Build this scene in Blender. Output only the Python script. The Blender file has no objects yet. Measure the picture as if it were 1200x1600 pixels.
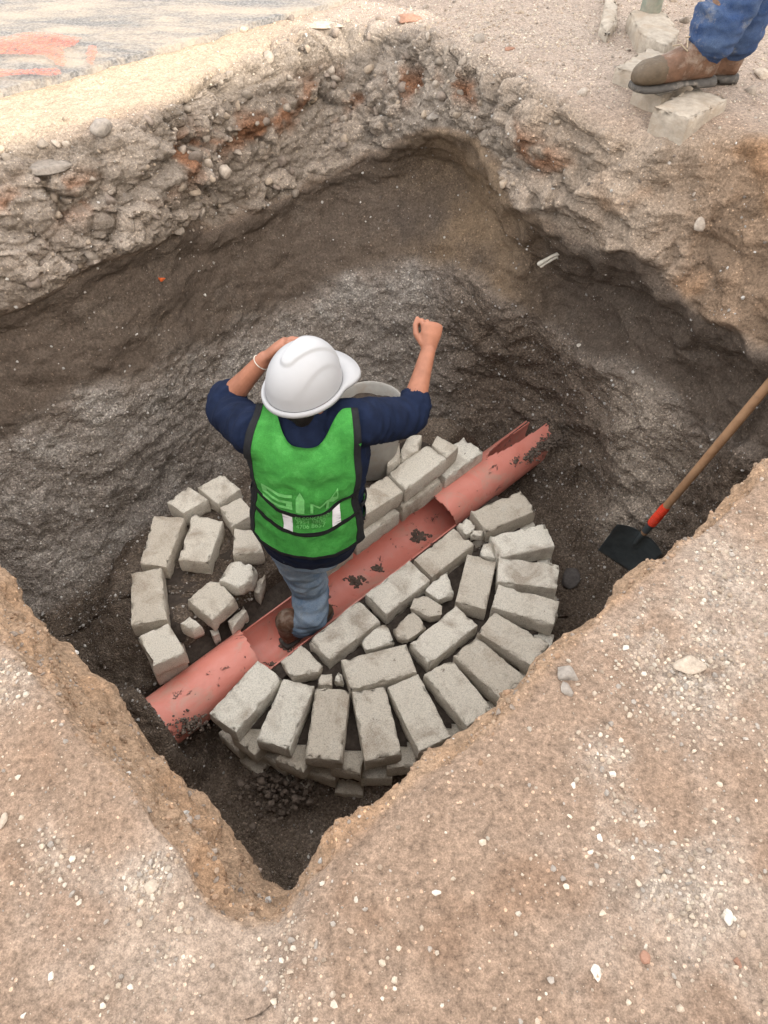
import bpy, bmesh, math, random
import numpy as np
from mathutils import Vector, Matrix
from mathutils.bvhtree import BVHTree

random.seed(7)
rng = np.random.default_rng(11)
scene = bpy.context.scene
col = scene.collection

# ------------------------------------------------------------------ camera
TH = math.radians(50.58); FPX = 1155.0; RO = math.radians(-1.19); CZ = 1.3
cam_d = bpy.data.cameras.new('camera'); cam = bpy.data.objects.new('camera', cam_d); col.objects.link(cam)
cam_d.sensor_fit = 'VERTICAL'; cam_d.sensor_height = 36.0; cam_d.sensor_width = 27.0
cam_d.lens = 36.0 * FPX / 1600.0; cam_d.clip_start = 0.02; cam_d.clip_end = 500
_r = Vector((1, 0, 0)); _f = Vector((0, math.cos(TH), -math.sin(TH))); _d = Vector((0, -math.sin(TH), -math.cos(TH)))
_X = _r * math.cos(RO) + _d * math.sin(RO); _Y = -(_d * math.cos(RO) - _r * math.sin(RO)); _Z = -_f
cam.matrix_world = Matrix(((_X.x, _Y.x, _Z.x, 0), (_X.y, _Y.y, _Z.y, 0), (_X.z, _Y.z, _Z.z, CZ), (0, 0, 0, 1)))
scene.camera = cam

# ------------------------------------------------------------------ light
SUN_EL = math.radians(30.0)
SUN_DIR = Vector((0.66 * math.cos(SUN_EL), -0.751 * math.cos(SUN_EL), math.sin(SUN_EL)))   # towards the sun
world = bpy.data.worlds.new('World'); scene.world = world; world.use_nodes = True
wn = world.node_tree; wn.nodes.clear()
sky = wn.nodes.new('ShaderNodeTexSky'); sky.sky_type = 'NISHITA'; sky.sun_disc = False
sky.sun_elevation = SUN_EL; sky.sun_rotation = math.atan2(SUN_DIR.x, SUN_DIR.y)
sky.air_density = 1.0; sky.dust_density = 4.0; sky.ozone_density = 0.0
bg = wn.nodes.new('ShaderNodeBackground'); bg.inputs['Strength'].default_value = 0.15
wo = wn.nodes.new('ShaderNodeOutputWorld')
veil = wn.nodes.new('ShaderNodeMix'); veil.data_type = 'RGBA'; veil.inputs[0].default_value = 0.6; veil.inputs[7].default_value = (9.0, 8.6, 8.1, 1)      # thin even high cloud over the blue
wn.links.new(sky.outputs[0], veil.inputs[6]); wn.links.new(veil.outputs[2], bg.inputs[0]); wn.links.new(bg.outputs[0], wo.inputs[0])
sun_d = bpy.data.lights.new('sun', 'SUN'); sun_d.energy = 2.0; sun_d.angle = math.radians(0.53); sun_d.color = (1.0, 0.93, 0.82)
sun = bpy.data.objects.new('sun', sun_d); col.objects.link(sun)
sun.rotation_euler = SUN_DIR.to_track_quat('Z', 'Y').to_euler(); sun.location = (6, -7, 9)
scene.view_settings.view_transform = 'Standard'; scene.view_settings.look = 'None'
scene.view_settings.gamma = 1.0; scene.view_settings.exposure = 1.58
scene.view_settings.use_curve_mapping = False

# ------------------------------------------------------------------ geometry helpers
def ray(u, v):
    x = u - 600.0; y = v - 800.0; c, s = math.cos(RO), math.sin(RO); x, y = c * x - s * y, s * x + c * y
    return np.array([x / FPX, math.cos(TH) - y / FPX * math.sin(TH), -(math.sin(TH) + y / FPX * math.cos(TH))])
CAM = np.array([0, 0, CZ])
def PZ(u, v, z): d = ray(u, v); return CAM + d * ((z - CZ) / d[2])      # point of the place at height z seen at photo point u, v
def PY(u, v, Y): d = ray(u, v); return CAM + d * (Y / d[1])
def sstep(x, a=0.0, b=1.0):
    t = np.clip((x - a) / (b - a), 0, 1); return t * t * (3 - 2 * t)

def _hash(ix, iy, iz, seed):
    with np.errstate(over='ignore'):
        h = ix.astype(np.uint32) * np.uint32(374761393) + iy.astype(np.uint32) * np.uint32(668265263) + iz.astype(np.uint32) * np.uint32(2147483647) + np.uint32((seed * 974634777) & 0xFFFFFFFF)
        h = (h ^ (h >> np.uint32(13))) * np.uint32(1274126177)
        h = (h ^ (h >> np.uint32(16))) * np.uint32(2246822519)
    return h ^ (h >> np.uint32(15))
def perlin(P, sc, seed=0):
    Q = (np.asarray(P, float) * sc).astype(np.float32); I = np.floor(Q).astype(np.int32); f = Q - I.astype(np.float32); w = f * f * f * (f * (f * 6 - 15) + 10)
    out = np.zeros(len(Q), np.float32)
    for dx in (0, 1):
        for dy in (0, 1):
            for dz in (0, 1):
                h = _hash(I[:, 0] + dx, I[:, 1] + dy, I[:, 2] + dz, seed)
                gx = (h & np.uint32(1023)).astype(np.float32) / np.float32(511.5) - 1; gy = ((h >> np.uint32(10)) & np.uint32(1023)).astype(np.float32) / np.float32(511.5) - 1; gz_ = ((h >> np.uint32(20)) & np.uint32(1023)).astype(np.float32) / np.float32(511.5) - 1
                g = gx * (f[:, 0] - dx) + gy * (f[:, 1] - dy) + gz_ * (f[:, 2] - dz)
                out += g * (w[:, 0] if dx else 1 - w[:, 0]) * (w[:, 1] if dy else 1 - w[:, 1]) * (w[:, 2] if dz else 1 - w[:, 2])
    return out * 1.1
def fbm(P, sc, octv=3, seed=0, gain=0.5):
    o = 0; a = 1
    for k in range(octv):
        o = o + a * perlin(P, sc, seed + k * 17); sc *= 2.03; a *= gain
    return o
def worley(P, sc, seed=0):
    Q = (np.asarray(P, float) * sc).astype(np.float32); I = np.floor(Q).astype(np.int32)
    F1 = np.full(len(Q), 9.0); F2 = np.full(len(Q), 9.0); idh = np.zeros(len(Q))
    for dx in (-1, 0, 1):
        for dy in (-1, 0, 1):
            for dz in (-1, 0, 1):
                h = _hash(I[:, 0] + dx, I[:, 1] + dy, I[:, 2] + dz, seed)
                px = I[:, 0] + dx + (h & 1023) / 1023.; py = I[:, 1] + dy + ((h >> 10) & 1023) / 1023.; pz = I[:, 2] + dz + ((h >> 20) & 1023) / 1023.
                d = np.sqrt((Q[:, 0] - px) ** 2 + (Q[:, 1] - py) ** 2 + (Q[:, 2] - pz) ** 2)
                m = d < F1
                F2 = np.where(m, F1, np.minimum(F2, d)); idh = np.where(m, (h >> 5 & 4095) / 4095., idh); F1 = np.where(m, d, F1)
    return F1, F2, idh

def tag(o, label=None, cat=None, group=None, kind=None):
    if label: o['label'] = label
    if cat: o['category'] = cat
    if group: o['group'] = group
    if kind: o['kind'] = kind
    return o
def empty(name, loc=(0, 0, 0)):
    o = bpy.data.objects.new(name, None); o.location = Vector([float(a) for a in loc]); o.empty_display_size = 0.1; col.objects.link(o); return o
def mesh_obj(name, V, Fc, m=None, parent=None, smooth=True, colors=None, attrs=None):
    """V in world space; parent's location is subtracted."""
    V = np.asarray(V, dtype=np.float64).reshape(-1, 3)
    me = bpy.data.meshes.new(name)
    if isinstance(Fc, np.ndarray):
        n = Fc.shape[1]; me.vertices.add(len(V)); me.loops.add(Fc.size); me.polygons.add(len(Fc))
        me.loops.foreach_set('vertex_index', Fc.ravel().astype(np.int32))
        me.polygons.foreach_set('loop_start', np.arange(0, Fc.size, n, dtype=np.int32))
        off = np.array(parent.location) if parent else np.zeros(3)
        me.vertices.foreach_set('co', (V - off).astype(np.float32).ravel()); me.update(calc_edges=True)
    else:
        off = np.array(parent.location) if parent else np.zeros(3)
        me.from_pydata((V - off).tolist(), [], Fc); me.update()
    me.polygons.foreach_set('use_smooth', np.full(len(me.polygons), smooth))
    if colors is not None:
        a = me.color_attributes.new('col', 'FLOAT_COLOR', 'POINT'); c4 = np.ones((len(V), 4), np.float32); c4[:, :3] = colors
        a.data.foreach_set('color', c4.ravel())
    if attrs:
        for k, arr in attrs.items():
            a = me.attributes.new(k, 'FLOAT', 'POINT'); a.data.foreach_set('value', np.asarray(arr, np.float32))
    if m: me.materials.append(m)
    o = bpy.data.objects.new(name, me); col.objects.link(o)
    if parent: o.parent = parent
    return o
def bm_obj(name, bm, m=None, parent=None, smooth=True):
    bm.normal_update()
    V = [v.co[:] for v in bm.verts]; bm.verts.index_update(); Fc = [[v.index for v in f.verts] for f in bm.faces]; bm.free()
    return mesh_obj(name, V, Fc, m, parent, smooth)

def loft(path, radii, right=None, sides=20, cap=True):
    """tube through path; radii scalar or (a, b); 'right' fixes the a axis. Rounded ends."""
    P = [np.array(p, float) for p in path]; R = [(r, r) if np.isscalar(r) else tuple(r) for r in radii]
    n = len(P); T = []
    for i in range(n):
        t = P[min(i + 1, n - 1)] - P[max(i - 1, 0)]; T.append(t / (np.linalg.norm(t) + 1e-9))
    if cap:
        def ext(p, t, r, sg):
            k = min(r); return [(p + sg * t * k * math.sin(a), (r[0] * math.cos(a), r[1] * math.cos(a)), t) for a in (0.5, 1.0, 1.4)]
        pre = ext(P[0], T[0], R[0], -1)[::-1]; post = ext(P[-1], T[-1], R[-1], 1)
        seq = pre + [(P[i], R[i], T[i]) for i in range(n)] + post
    else: seq = [(P[i], R[i], T[i]) for i in range(n)]
    rt = np.array(right, float) if right is not None else np.array([0.31, 0.2, 0.93])
    V = []; Fc = []
    for p, r, t in seq:
        a = rt - t * (rt @ t); a /= np.linalg.norm(a); b = np.cross(t, a)
        if right is None: rt = a
        for k in range(sides):
            w = 2 * math.pi * k / sides; V.append(p + a * r[0] * math.cos(w) + b * r[1] * math.sin(w))
    m = len(seq)
    for i in range(m - 1):
        for k in range(sides):
            k2 = (k + 1) % sides; Fc.append([i * sides + k, i * sides + k2, (i + 1) * sides + k2, (i + 1) * sides + k])
    Fc.append(list(range(sides))[::-1]); Fc.append([(m - 1) * sides + k for k in range(sides)])
    return V, Fc
def ball(c, r, n=12):
    c = np.array(c, float); r = np.array([r, r, r]) if np.isscalar(r) else np.array(r)
    bm = bmesh.new(); bmesh.ops.create_icosphere(bm, subdivisions=3, radius=1.0)
    V = [c + np.array(v.co) * r for v in bm.verts]; bm.verts.index_update(); Fc = [[v.index for v in f.verts] for f in bm.faces]; bm.free()
    return V, Fc
def fuse(parts, voxel=0.008, smooth=4):
    """one continuous skin around overlapping volumes; returns V, F arrays"""
    V = []; Fc = []
    for v, f in parts:
        o = len(V); V += list(v); Fc += [[i + o for i in q] for q in f]
    me = bpy.data.meshes.new('tmp'); me.from_pydata([tuple(map(float, p)) for p in V], [], Fc); me.update()
    ob = bpy.data.objects.new('tmp', me); col.objects.link(ob)
    m = ob.modifiers.new('r', 'REMESH'); m.mode = 'VOXEL'; m.voxel_size = voxel
    if smooth: s = ob.modifiers.new('s', 'SMOOTH'); s.factor = 0.5; s.iterations = smooth
    dg = bpy.context.evaluated_depsgraph_get(); em = bpy.data.meshes.new_from_object(ob.evaluated_get(dg))
    VV = np.zeros(len(em.vertices) * 3); em.vertices.foreach_get('co', VV); VV = VV.reshape(-1, 3)
    FF = np.array([p.vertices[:] for p in em.polygons if len(p.vertices) == 4])
    bpy.data.objects.remove(ob); bpy.data.meshes.remove(me); bpy.data.meshes.remove(em)
    return VV, FF
def vnormals(V, Fc):
    N = np.zeros_like(V); q = V[Fc]; n = np.cross(q[:, 2] - q[:, 0], q[:, 3] - q[:, 1])
    for k in range(4): np.add.at(N, Fc[:, k], n)
    return N / (np.linalg.norm(N, axis=1, keepdims=True) + 1e-12)

# ------------------------------------------------------------------ materials
def new_mat(name):
    m = bpy.data.materials.new(name); m.use_nodes = True; nt = m.node_tree; nt.nodes.clear()
    out = nt.nodes.new('ShaderNodeOutputMaterial'); p = nt.nodes.new('ShaderNodeBsdfPrincipled'); nt.links.new(p.outputs[0], out.inputs[0])
    return m, nt, p
def nd(nt, typ, **kw):
    n = nt.nodes.new(typ)
    for k, v in kw.items():
        if k in n.inputs: n.inputs[k].default_value = v
        else: setattr(n, k, v)
    return n
def noise_n(nt, coord, scale, detail=4, rough=0.6, dist=0.0):
    n = nd(nt, 'ShaderNodeTexNoise', Scale=scale, Detail=detail, Roughness=rough, Distortion=dist); nt.links.new(coord, n.inputs['Vector']); return n.outputs['Fac']
def ramp(nt, fac, stops):
    r = nt.nodes.new('ShaderNodeValToRGB'); e = r.color_ramp.elements
    while len(e) < len(stops): e.new(0.5)
    for k, (p, c) in enumerate(stops):
        e[k].position = p; e[k].color = (c[0], c[1], c[2], 1) if not np.isscalar(c) else (c, c, c, 1)
    nt.links.new(fac, r.inputs[0]); return r.outputs[0]
def mix(nt, a, b, fac, mode='MIX'):
    n = nt.nodes.new('ShaderNodeMix'); n.data_type = 'RGBA'; n.blend_type = mode
    for s, v in ((6, a), (7, b)):
        if isinstance(v, tuple): n.inputs[s].default_value = (*v, 1)
        else: nt.links.new(v, n.inputs[s])
    if isinstance(fac, (int, float)): n.inputs[0].default_value = fac
    else: nt.links.new(fac, n.inputs[0])
    return n.outputs[2]
def mathn(nt, op, a, b):
    n = nt.nodes.new('ShaderNodeMath'); n.operation = op
    for s, v in ((0, a), (1, b)):
        if isinstance(v, (int, float)): n.inputs[s].default_value = v
        else: nt.links.new(v, n.inputs[s])
    return n.outputs[0]
def bump(nt, p, hgt, dist, strength=1.0):
    b = nd(nt, 'ShaderNodeBump', Strength=strength, Distance=dist); nt.links.new(hgt, b.inputs['Height'])
    nt.links.new(b.outputs[0], p.inputs['Normal']); return b
def simple_mat(name, base, rough=0.8, var=0.25, sc=20, bsc=150, bd=0.001, spec=0.3, dust=None, dust_sc=6, dust_lo=0.5, metal=0.0):
    m, nt, p = new_mat(name); tc = nt.nodes.new('ShaderNodeTexCoord').outputs['Object']
    f = noise_n(nt, tc, sc, 5, 0.65)
    c = ramp(nt, f, [(0.25, tuple(x * (1 - var) for x in base)), (0.75, tuple(min(1, x * (1 + var)) for x in base))])
    if dust:
        g = ramp(nt, noise_n(nt, tc, dust_sc, 6, 0.7, 0.4), [(dust_lo, 0.0), (dust_lo + 0.18, 1.0)]); c = mix(nt, c, dust, mathn(nt, 'MULTIPLY', g, 0.8))
    nt.links.new(c, p.inputs['Base Color']); p.inputs['Roughness'].default_value = rough; p.inputs['Specular IOR Level'].default_value = spec; p.inputs['Metallic'].default_value = metal
    if bd: bump(nt, p, noise_n(nt, tc, bsc, 3, 0.6), bd)
    return m

def soil_mat():
    m, nt, p = new_mat('soil'); tc = nt.nodes.new('ShaderNodeTexCoord').outputs['Object']
    a = nt.nodes.new('ShaderNodeAttribute'); a.attribute_name = 'col'
    g = nt.nodes.new('ShaderNodeAttribute'); g.attribute_name = 'grav'
    fine = noise_n(nt, tc, 95, 6, 0.75); mid = noise_n(nt, tc, 22, 5, 0.65, 0.3)
    c = mix(nt, a.outputs['Color'], ramp(nt, fine, [(0.28, 0.42), (0.5, 0.97), (0.74, 1.55)]), 1.0, 'MULTIPLY')
    c = mix(nt, c, ramp(nt, mid, [(0.3, 0.82), (0.7, 1.16)]), 1.0, 'MULTIPLY')
    c = mix(nt, c, ramp(nt, noise_n(nt, tc, 340, 3, 0.7), [(0.3, 0.7), (0.7, 1.28)]), 1.0, 'MULTIPLY')
    # little stones: pale and dark grains, thicker where the soil is gravelly
    v1 = nd(nt, 'ShaderNodeTexVoronoi', Scale=135.0); nt.links.new(tc, v1.inputs['Vector'])
    sep = nt.nodes.new('ShaderNodeSeparateColor'); nt.links.new(v1.outputs['Color'], sep.inputs[0])
    grain = ramp(nt, sep.outputs[0], [(0.0, (0.55, 0.52, 0.49)), (0.45, (0.88, 0.86, 0.84)), (0.85, (1.1, 1.07, 1.04)), (1.0, (1.75, 1.72, 1.66))])
    c = mix(nt, c, mix(nt, c, grain, 1.0, 'MULTIPLY'), g.outputs['Fac'])
    v2 = nd(nt, 'ShaderNodeTexVoronoi', Scale=85.0); nt.links.new(tc, v2.inputs['Vector'])
    sep2 = nt.nodes.new('ShaderNodeSeparateColor'); nt.links.new(v2.outputs['Color'], sep2.inputs[0])
    spot = mathn(nt, 'MULTIPLY', mathn(nt, 'GREATER_THAN', sep2.outputs[1], 0.88), mathn(nt, 'LESS_THAN', v2.outputs['Distance'], 0.26))
    c = mix(nt, c, mix(nt, c, (1.9, 1.85, 1.8), 1.0, 'MULTIPLY'), spot)
    nt.links.new(c, p.inputs['Base Color']); p.inputs['Roughness'].default_value = 0.93; p.inputs['Specular IOR Level'].default_value = 0.18
    h = mathn(nt, 'ADD', mathn(nt, 'MULTIPLY', fine, 0.8), mathn(nt, 'MULTIPLY', mathn(nt, 'SUBTRACT', 1.0, v1.outputs['Distance']), mathn(nt, 'MULTIPLY', g.outputs['Fac'], 1.1)))
    h = mathn(nt, 'ADD', h, mathn(nt, 'MULTIPLY', mid, 1.2))
    bump(nt, p, h, 0.006)
    return m
M = {}
M['soil'] = soil_mat()
def stone_mat(name, usecol=True, base=(0.4, 0.37, 0.33)):
    m, nt, p = new_mat(name); tc = nt.nodes.new('ShaderNodeTexCoord').outputs['Object']
    f = ramp(nt, noise_n(nt, tc, 60, 5, 0.7), [(0.3, 0.65), (0.7, 1.25)])
    if usecol:
        a = nt.nodes.new('ShaderNodeAttribute'); a.attribute_name = 'col'; c = mix(nt, a.outputs['Color'], f, 1.0, 'MULTIPLY')
    else: c = mix(nt, base, f, 1.0, 'MULTIPLY')
    nt.links.new(c, p.inputs['Base Color']); p.inputs['Roughness'].default_value = 0.9; p.inputs['Specular IOR Level'].default_value = 0.2
    bump(nt, p, noise_n(nt, tc, 120, 4, 0.7), 0.003); return m
M['stone'] = stone_mat('stone')
def concrete_mat():
    m, nt, p = new_mat('concrete'); tc = nt.nodes.new('ShaderNodeTexCoord').outputs['Object']
    oi = nt.nodes.new('ShaderNodeObjectInfo')
    base = ramp(nt, oi.outputs['Random'], [(0.0, (0.52, 0.465, 0.385)), (0.4, (0.61, 0.56, 0.475)), (0.7, (0.66, 0.615, 0.53)), (1.0, (0.72, 0.685, 0.60))])
    va = nt.nodes.new('ShaderNodeVectorMath'); va.operation = 'ADD'; nt.links.new(tc, va.inputs[0])
    cx = nt.nodes.new('ShaderNodeCombineXYZ'); nt.links.new(mathn(nt, 'MULTIPLY', oi.outputs['Random'], 37.0), cx.inputs[0]); nt.links.new(cx.outputs[0], va.inputs[1]); vc = va.outputs[0]
    st = ramp(nt, noise_n(nt, vc, 7.5, 5, 0.62, 0.5), [(0.50, 0.0), (0.68, 1.0)])
    c = mix(nt, base, (0.26, 0.195, 0.14), mathn(nt, 'MULTIPLY', st, 0.62))
    pale = ramp(nt, noise_n(nt, vc, 16, 4, 0.6), [(0.55, 0.0), (0.75, 1.0)]); c = mix(nt, c, (0.66, 0.64, 0.57), mathn(nt, 'MULTIPLY', pale, 0.4))
    mudm = ramp(nt, noise_n(nt, vc, 24, 6, 0.7, 0.4), [(0.66, 0.0), (0.70, 1.0)]); c = mix(nt, c, (0.13, 0.098, 0.07), mathn(nt, 'MULTIPLY', mudm, 0.75))
    fine = noise_n(nt, tc, 210, 4, 0.8)
    c = mix(nt, c, ramp(nt, fine, [(0.32, 0.55), (0.5, 1.0), (0.7, 1.2)]), 1.0, 'MULTIPLY')
    v = nd(nt, 'ShaderNodeTexVoronoi', Scale=170.0); nt.links.new(tc, v.inputs['Vector'])
    pit = ramp(nt, v.outputs['Distance'], [(0.08, 0.0), (0.3, 1.0)])
    nt.links.new(c, p.inputs['Base Color']); p.inputs['Roughness'].default_value = 0.92; p.inputs['Specular IOR Level'].default_value = 0.2
    bump(nt, p, mathn(nt, 'ADD', mathn(nt, 'MULTIPLY', fine, 1.0), mathn(nt, 'MULTIPLY', pit, 0.6)), 0.0028); return m
M['concrete'] = concrete_mat()
def pipe_mat():
    m, nt, p = new_mat('pvc'); tc = nt.nodes.new('ShaderNodeTexCoord').outputs['Object']
    c = ramp(nt, noise_n(nt, tc, 5, 5, 0.6, 0.6), [(0.3, (0.62, 0.20, 0.15)), (0.7, (0.70, 0.28, 0.225))])
    g = ramp(nt, noise_n(nt, tc, 8, 7, 0.72, 0.8), [(0.5, 0.0), (0.7, 1.0)])
    c = mix(nt, c, (0.5, 0.34, 0.27), mathn(nt, 'MULTIPLY', g, 0.7))
    d = ramp(nt, noise_n(nt, tc, 14, 6, 0.75, 0.6), [(0.61, 0.0), (0.64, 1.0)])
    c = mix(nt, c, (0.10, 0.072, 0.055), mathn(nt, 'MULTIPLY', d, 0.9))
    nt.links.new(c, p.inputs['Base Color'])
    r = ramp(nt, noise_n(nt, tc, 20, 4, 0.6), [(0.3, 0.25), (0.7, 0.6)]); nt.links.new(r, p.inputs['Roughness']); p.inputs['Specular IOR Level'].default_value = 0.4
    bump(nt, p, mathn(nt, 'ADD', mathn(nt, 'MULTIPLY', noise_n(nt, tc, 60, 4, 0.6), 0.4), mathn(nt, 'MULTIPLY', d, 1.0)), 0.003); return m
M['pvc'] = pipe_mat()
M['mortar'] = simple_mat('mortar', (0.06, 0.047, 0.038), 0.95, 0.45, 40, 90, 0.006)
M['mud'] = simple_mat('mud', (0.14, 0.11, 0.088), 0.95, 0.5, 45, 110, 0.006)
M['skin'] = simple_mat('skin', (0.32, 0.135, 0.08), 0.5, 0.25, 22, 300, 0.0006, 0.4)
M['hair'] = simple_mat('hair', (0.012, 0.01, 0.009), 0.6, 0.4, 120, 400, 0.002)
M['navy'] = simple_mat('navy_cloth', (0.008, 0.014, 0.036), 0.9, 0.35, 18, 700, 0.0008, 0.15)
def denim_mat(name, base, worn, mud=None):
    m, nt, p = new_mat(name); tc = nt.nodes.new('ShaderNodeTexCoord').outputs['Object']
    c = mix(nt, base, worn, ramp(nt, noise_n(nt, tc, 9, 6, 0.7, 0.3), [(0.38, 0.0), (0.72, 1.0)]))
    if mud: c = mix(nt, c, mud, mathn(nt, 'MULTIPLY', ramp(nt, noise_n(nt, tc, 13, 6, 0.75), [(0.56, 0.0), (0.7, 1.0)]), 0.6))
    w = nd(nt, 'ShaderNodeTexNoise', Scale=500.0, Detail=2.0); nt.links.new(tc, w.inputs['Vector'])
    c = mix(nt, c, ramp(nt, w.outputs['Fac'], [(0.3, 0.7), (0.7, 1.2)]), 1.0, 'MULTIPLY')
    nt.links.new(c, p.inputs['Base Color']); p.inputs['Roughness'].default_value = 0.9; p.inputs['Specular IOR Level'].default_value = 0.15
    bump(nt, p, w.outputs['Fac'], 0.001); return m
M['denim'] = denim_mat('pale_denim', (0.13, 0.2, 0.3), (0.3, 0.36, 0.42), (0.26, 0.24, 0.2))
M['denim_blue'] = denim_mat('blue_denim', (0.028, 0.055, 0.135), (0.085, 0.125, 0.21), (0.26, 0.25, 0.23))
def vest_mat():
    m, nt, p = new_mat('green_mesh_cloth'); tc = nt.nodes.new('ShaderNodeTexCoord').outputs['Object']
    c = ramp(nt, noise_n(nt, tc, 14, 6, 0.7, 0.6), [(0.3, (0.03, 0.19, 0.032)), (0.55, (0.052, 0.285, 0.05)), (0.8, (0.10, 0.40, 0.095))])
    v = nd(nt, 'ShaderNodeTexVoronoi', Scale=420.0); nt.links.new(tc, v.inputs['Vector'])
    c = mix(nt, c, ramp(nt, v.outputs['Distance'], [(0.1, 0.72), (0.5, 1.1)]), 1.0, 'MULTIPLY')
    nt.links.new(c, p.inputs['Base Color']); p.inputs['Roughness'].default_value = 0.75; p.inputs['Specular IOR Level'].default_value = 0.25
    bump(nt, p, mathn(nt, 'ADD', v.outputs['Distance'], mathn(nt, 'MULTIPLY', noise_n(nt, tc, 30, 4, 0.6, 1.0), 4.0)), 0.0012); return m
M['vest'] = vest_mat()
M['print'] = simple_mat('pale_green_print', (0.17, 0.52, 0.16), 0.6, 0.3, 60, 300, 0.0003)
M['binding'] = simple_mat('black_binding', (0.014, 0.015, 0.017), 0.85, 0.3, 60, 600, 0.0006)
def refl_mat():
    m, nt, p = new_mat('reflective_tape'); tc = nt.nodes.new('ShaderNodeTexCoord').outputs['Object']
    mp = nd(nt, 'ShaderNodeMapping'); mp.inputs['Scale'].default_value = (14, 14, 90); nt.links.new(tc, mp.inputs[0])
    f = noise_n(nt, mp.outputs[0], 1.0, 3, 0.6, 0.6)
    nt.links.new(ramp(nt, f, [(0.33, (0.3, 0.3, 0.33)), (0.42, (0.85, 0.85, 0.88))]), p.inputs['Base Color']); p.inputs['Roughness'].default_value = 0.4
    bump(nt, p, f, 0.004); return m
M['reflective'] = refl_mat()
M['helmet'] = simple_mat('white_plastic', (0.37, 0.372, 0.38), 0.45, 0.03, 9, 100, 0.0, 0.3, (0.6, 0.56, 0.5), 30, 0.66)
M['boot'] = simple_mat('brown_leather', (0.12, 0.065, 0.04), 0.65, 0.45, 26, 130, 0.003, 0.35, (0.27, 0.225, 0.185), 16, 0.5)
M['boot_dark'] = simple_mat('dark_toe_leather', (0.085, 0.062, 0.04), 0.65, 0.35, 30, 130, 0.002, 0.3, (0.2, 0.17, 0.13), 14, 0.55)
M['sole'] = simple_mat('dirty_rubber', (0.07, 0.065, 0.06), 0.85, 0.35, 30, 130, 0.002, 0.2, (0.24, 0.21, 0.18), 14, 0.48)
M['lace'] = simple_mat('lace', (0.3, 0.24, 0.17), 0.9)
M['wood'] = None
def wood_mat():
    m, nt, p = new_mat('handle_wood'); tc = nt.nodes.new('ShaderNodeTexCoord').outputs['Object']
    c = ramp(nt, noise_n(nt, tc, 7, 5, 0.7, 1.5), [(0.3, (0.34, 0.19, 0.1)), (0.7, (0.46, 0.28, 0.16))])
    c = mix(nt, c, (0.2, 0.13, 0.09), mathn(nt, 'MULTIPLY', ramp(nt, noise_n(nt, tc, 16, 6, 0.7), [(0.55, 0.0), (0.75, 1.0)]), 0.6))
    nt.links.new(c, p.inputs['Base Color']); p.inputs['Roughness'].default_value = 0.6; bump(nt, p, noise_n(nt, tc, 90, 3, 0.6), 0.0012); return m
M['wood'] = wood_mat()
M['steel'] = simple_mat('dark_steel', (0.075, 0.092, 0.10), 0.5, 0.4, 12, 90, 0.001, 0.5, (0.12, 0.105, 0.09), 10, 0.55, 0.25)
M['red_tape'] = simple_mat('red_tape', (0.75, 0.06, 0.025), 0.5, 0.25, 60, 200, 0.001)
M['dusty_concrete'] = simple_mat('dusty_concrete', (0.36, 0.315, 0.26), 0.95, 0.3, 30, 160, 0.004, 0.2, (0.3, 0.24, 0.18), 9, 0.48)
M['bucket'] = simple_mat('grey_plastic', (0.34, 0.33, 0.31), 0.6, 0.15, 12, 90, 0.001, 0.3, (0.3, 0.26, 0.22), 9, 0.5)
M['plaster'] = simple_mat('cream_plaster', (0.62, 0.55, 0.45), 0.9, 0.08, 3, 60, 0.002)
M['glass'] = simple_mat('window_glass', (0.05, 0.06, 0.07), 0.1, 0.05, 3, 60, 0.0, 0.5)
M['bone'] = simple_mat('pale_root', (0.62, 0.58, 0.5), 0.8, 0.2, 60, 200, 0.001)
M['orange'] = simple_mat('orange_plastic', (0.62, 0.12, 0.03), 0.6, 0.2, 60, 200, 0.001)
M['grey_rock'] = stone_mat('grey_rock', False, (0.26, 0.23, 0.2))
M['tan_rock'] = stone_mat('tan_rock', False, (0.42, 0.35, 0.28))
M['white_rock'] = stone_mat('white_rock', False, (0.6, 0.55, 0.48))
M['red_rock'] = stone_mat('red_rock', False, (0.3, 0.17, 0.12))
M['dark_rock'] = stone_mat('dark_rock', False, (0.1, 0.09, 0.085))
M['post'] = simple_mat('weathered_post', (0.2, 0.22, 0.18), 0.85, 0.35, 14, 70, 0.004, 0.2, (0.35, 0.3, 0.24), 8, 0.5)

# ------------------------------------------------------------------ ground and pit (one lofted surface, cut into ground, pit wall, pit floor)
def proj(P):
    P = np.asarray(P, float) - CAM; zc = P[..., 1] * math.cos(TH) - P[..., 2] * math.sin(TH)
    y = (-P[..., 1] * math.sin(TH) - P[..., 2] * math.cos(TH)) / zc * FPX; x = P[..., 0] / zc * FPX
    c, s = math.cos(-RO), math.sin(-RO); return 600 + c * x - s * y, 800 + s * x + c * y
def gz(x, y):
    return 0.16 * sstep(np.asarray(x) * 0.6 + np.asarray(y) * 0.8, 2.0, 3.2) * sstep(np.asarray(x), -0.5, 0.7)
def PG(u, v, dz=0.0):
    z = 0.0
    for _ in range(12): p = PZ(u, v, z + dz); z = float(gz(p[0], p[1]))
    return PZ(u, v, z + dz)
CEN = np.array([-0.05, 1.85])
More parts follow.
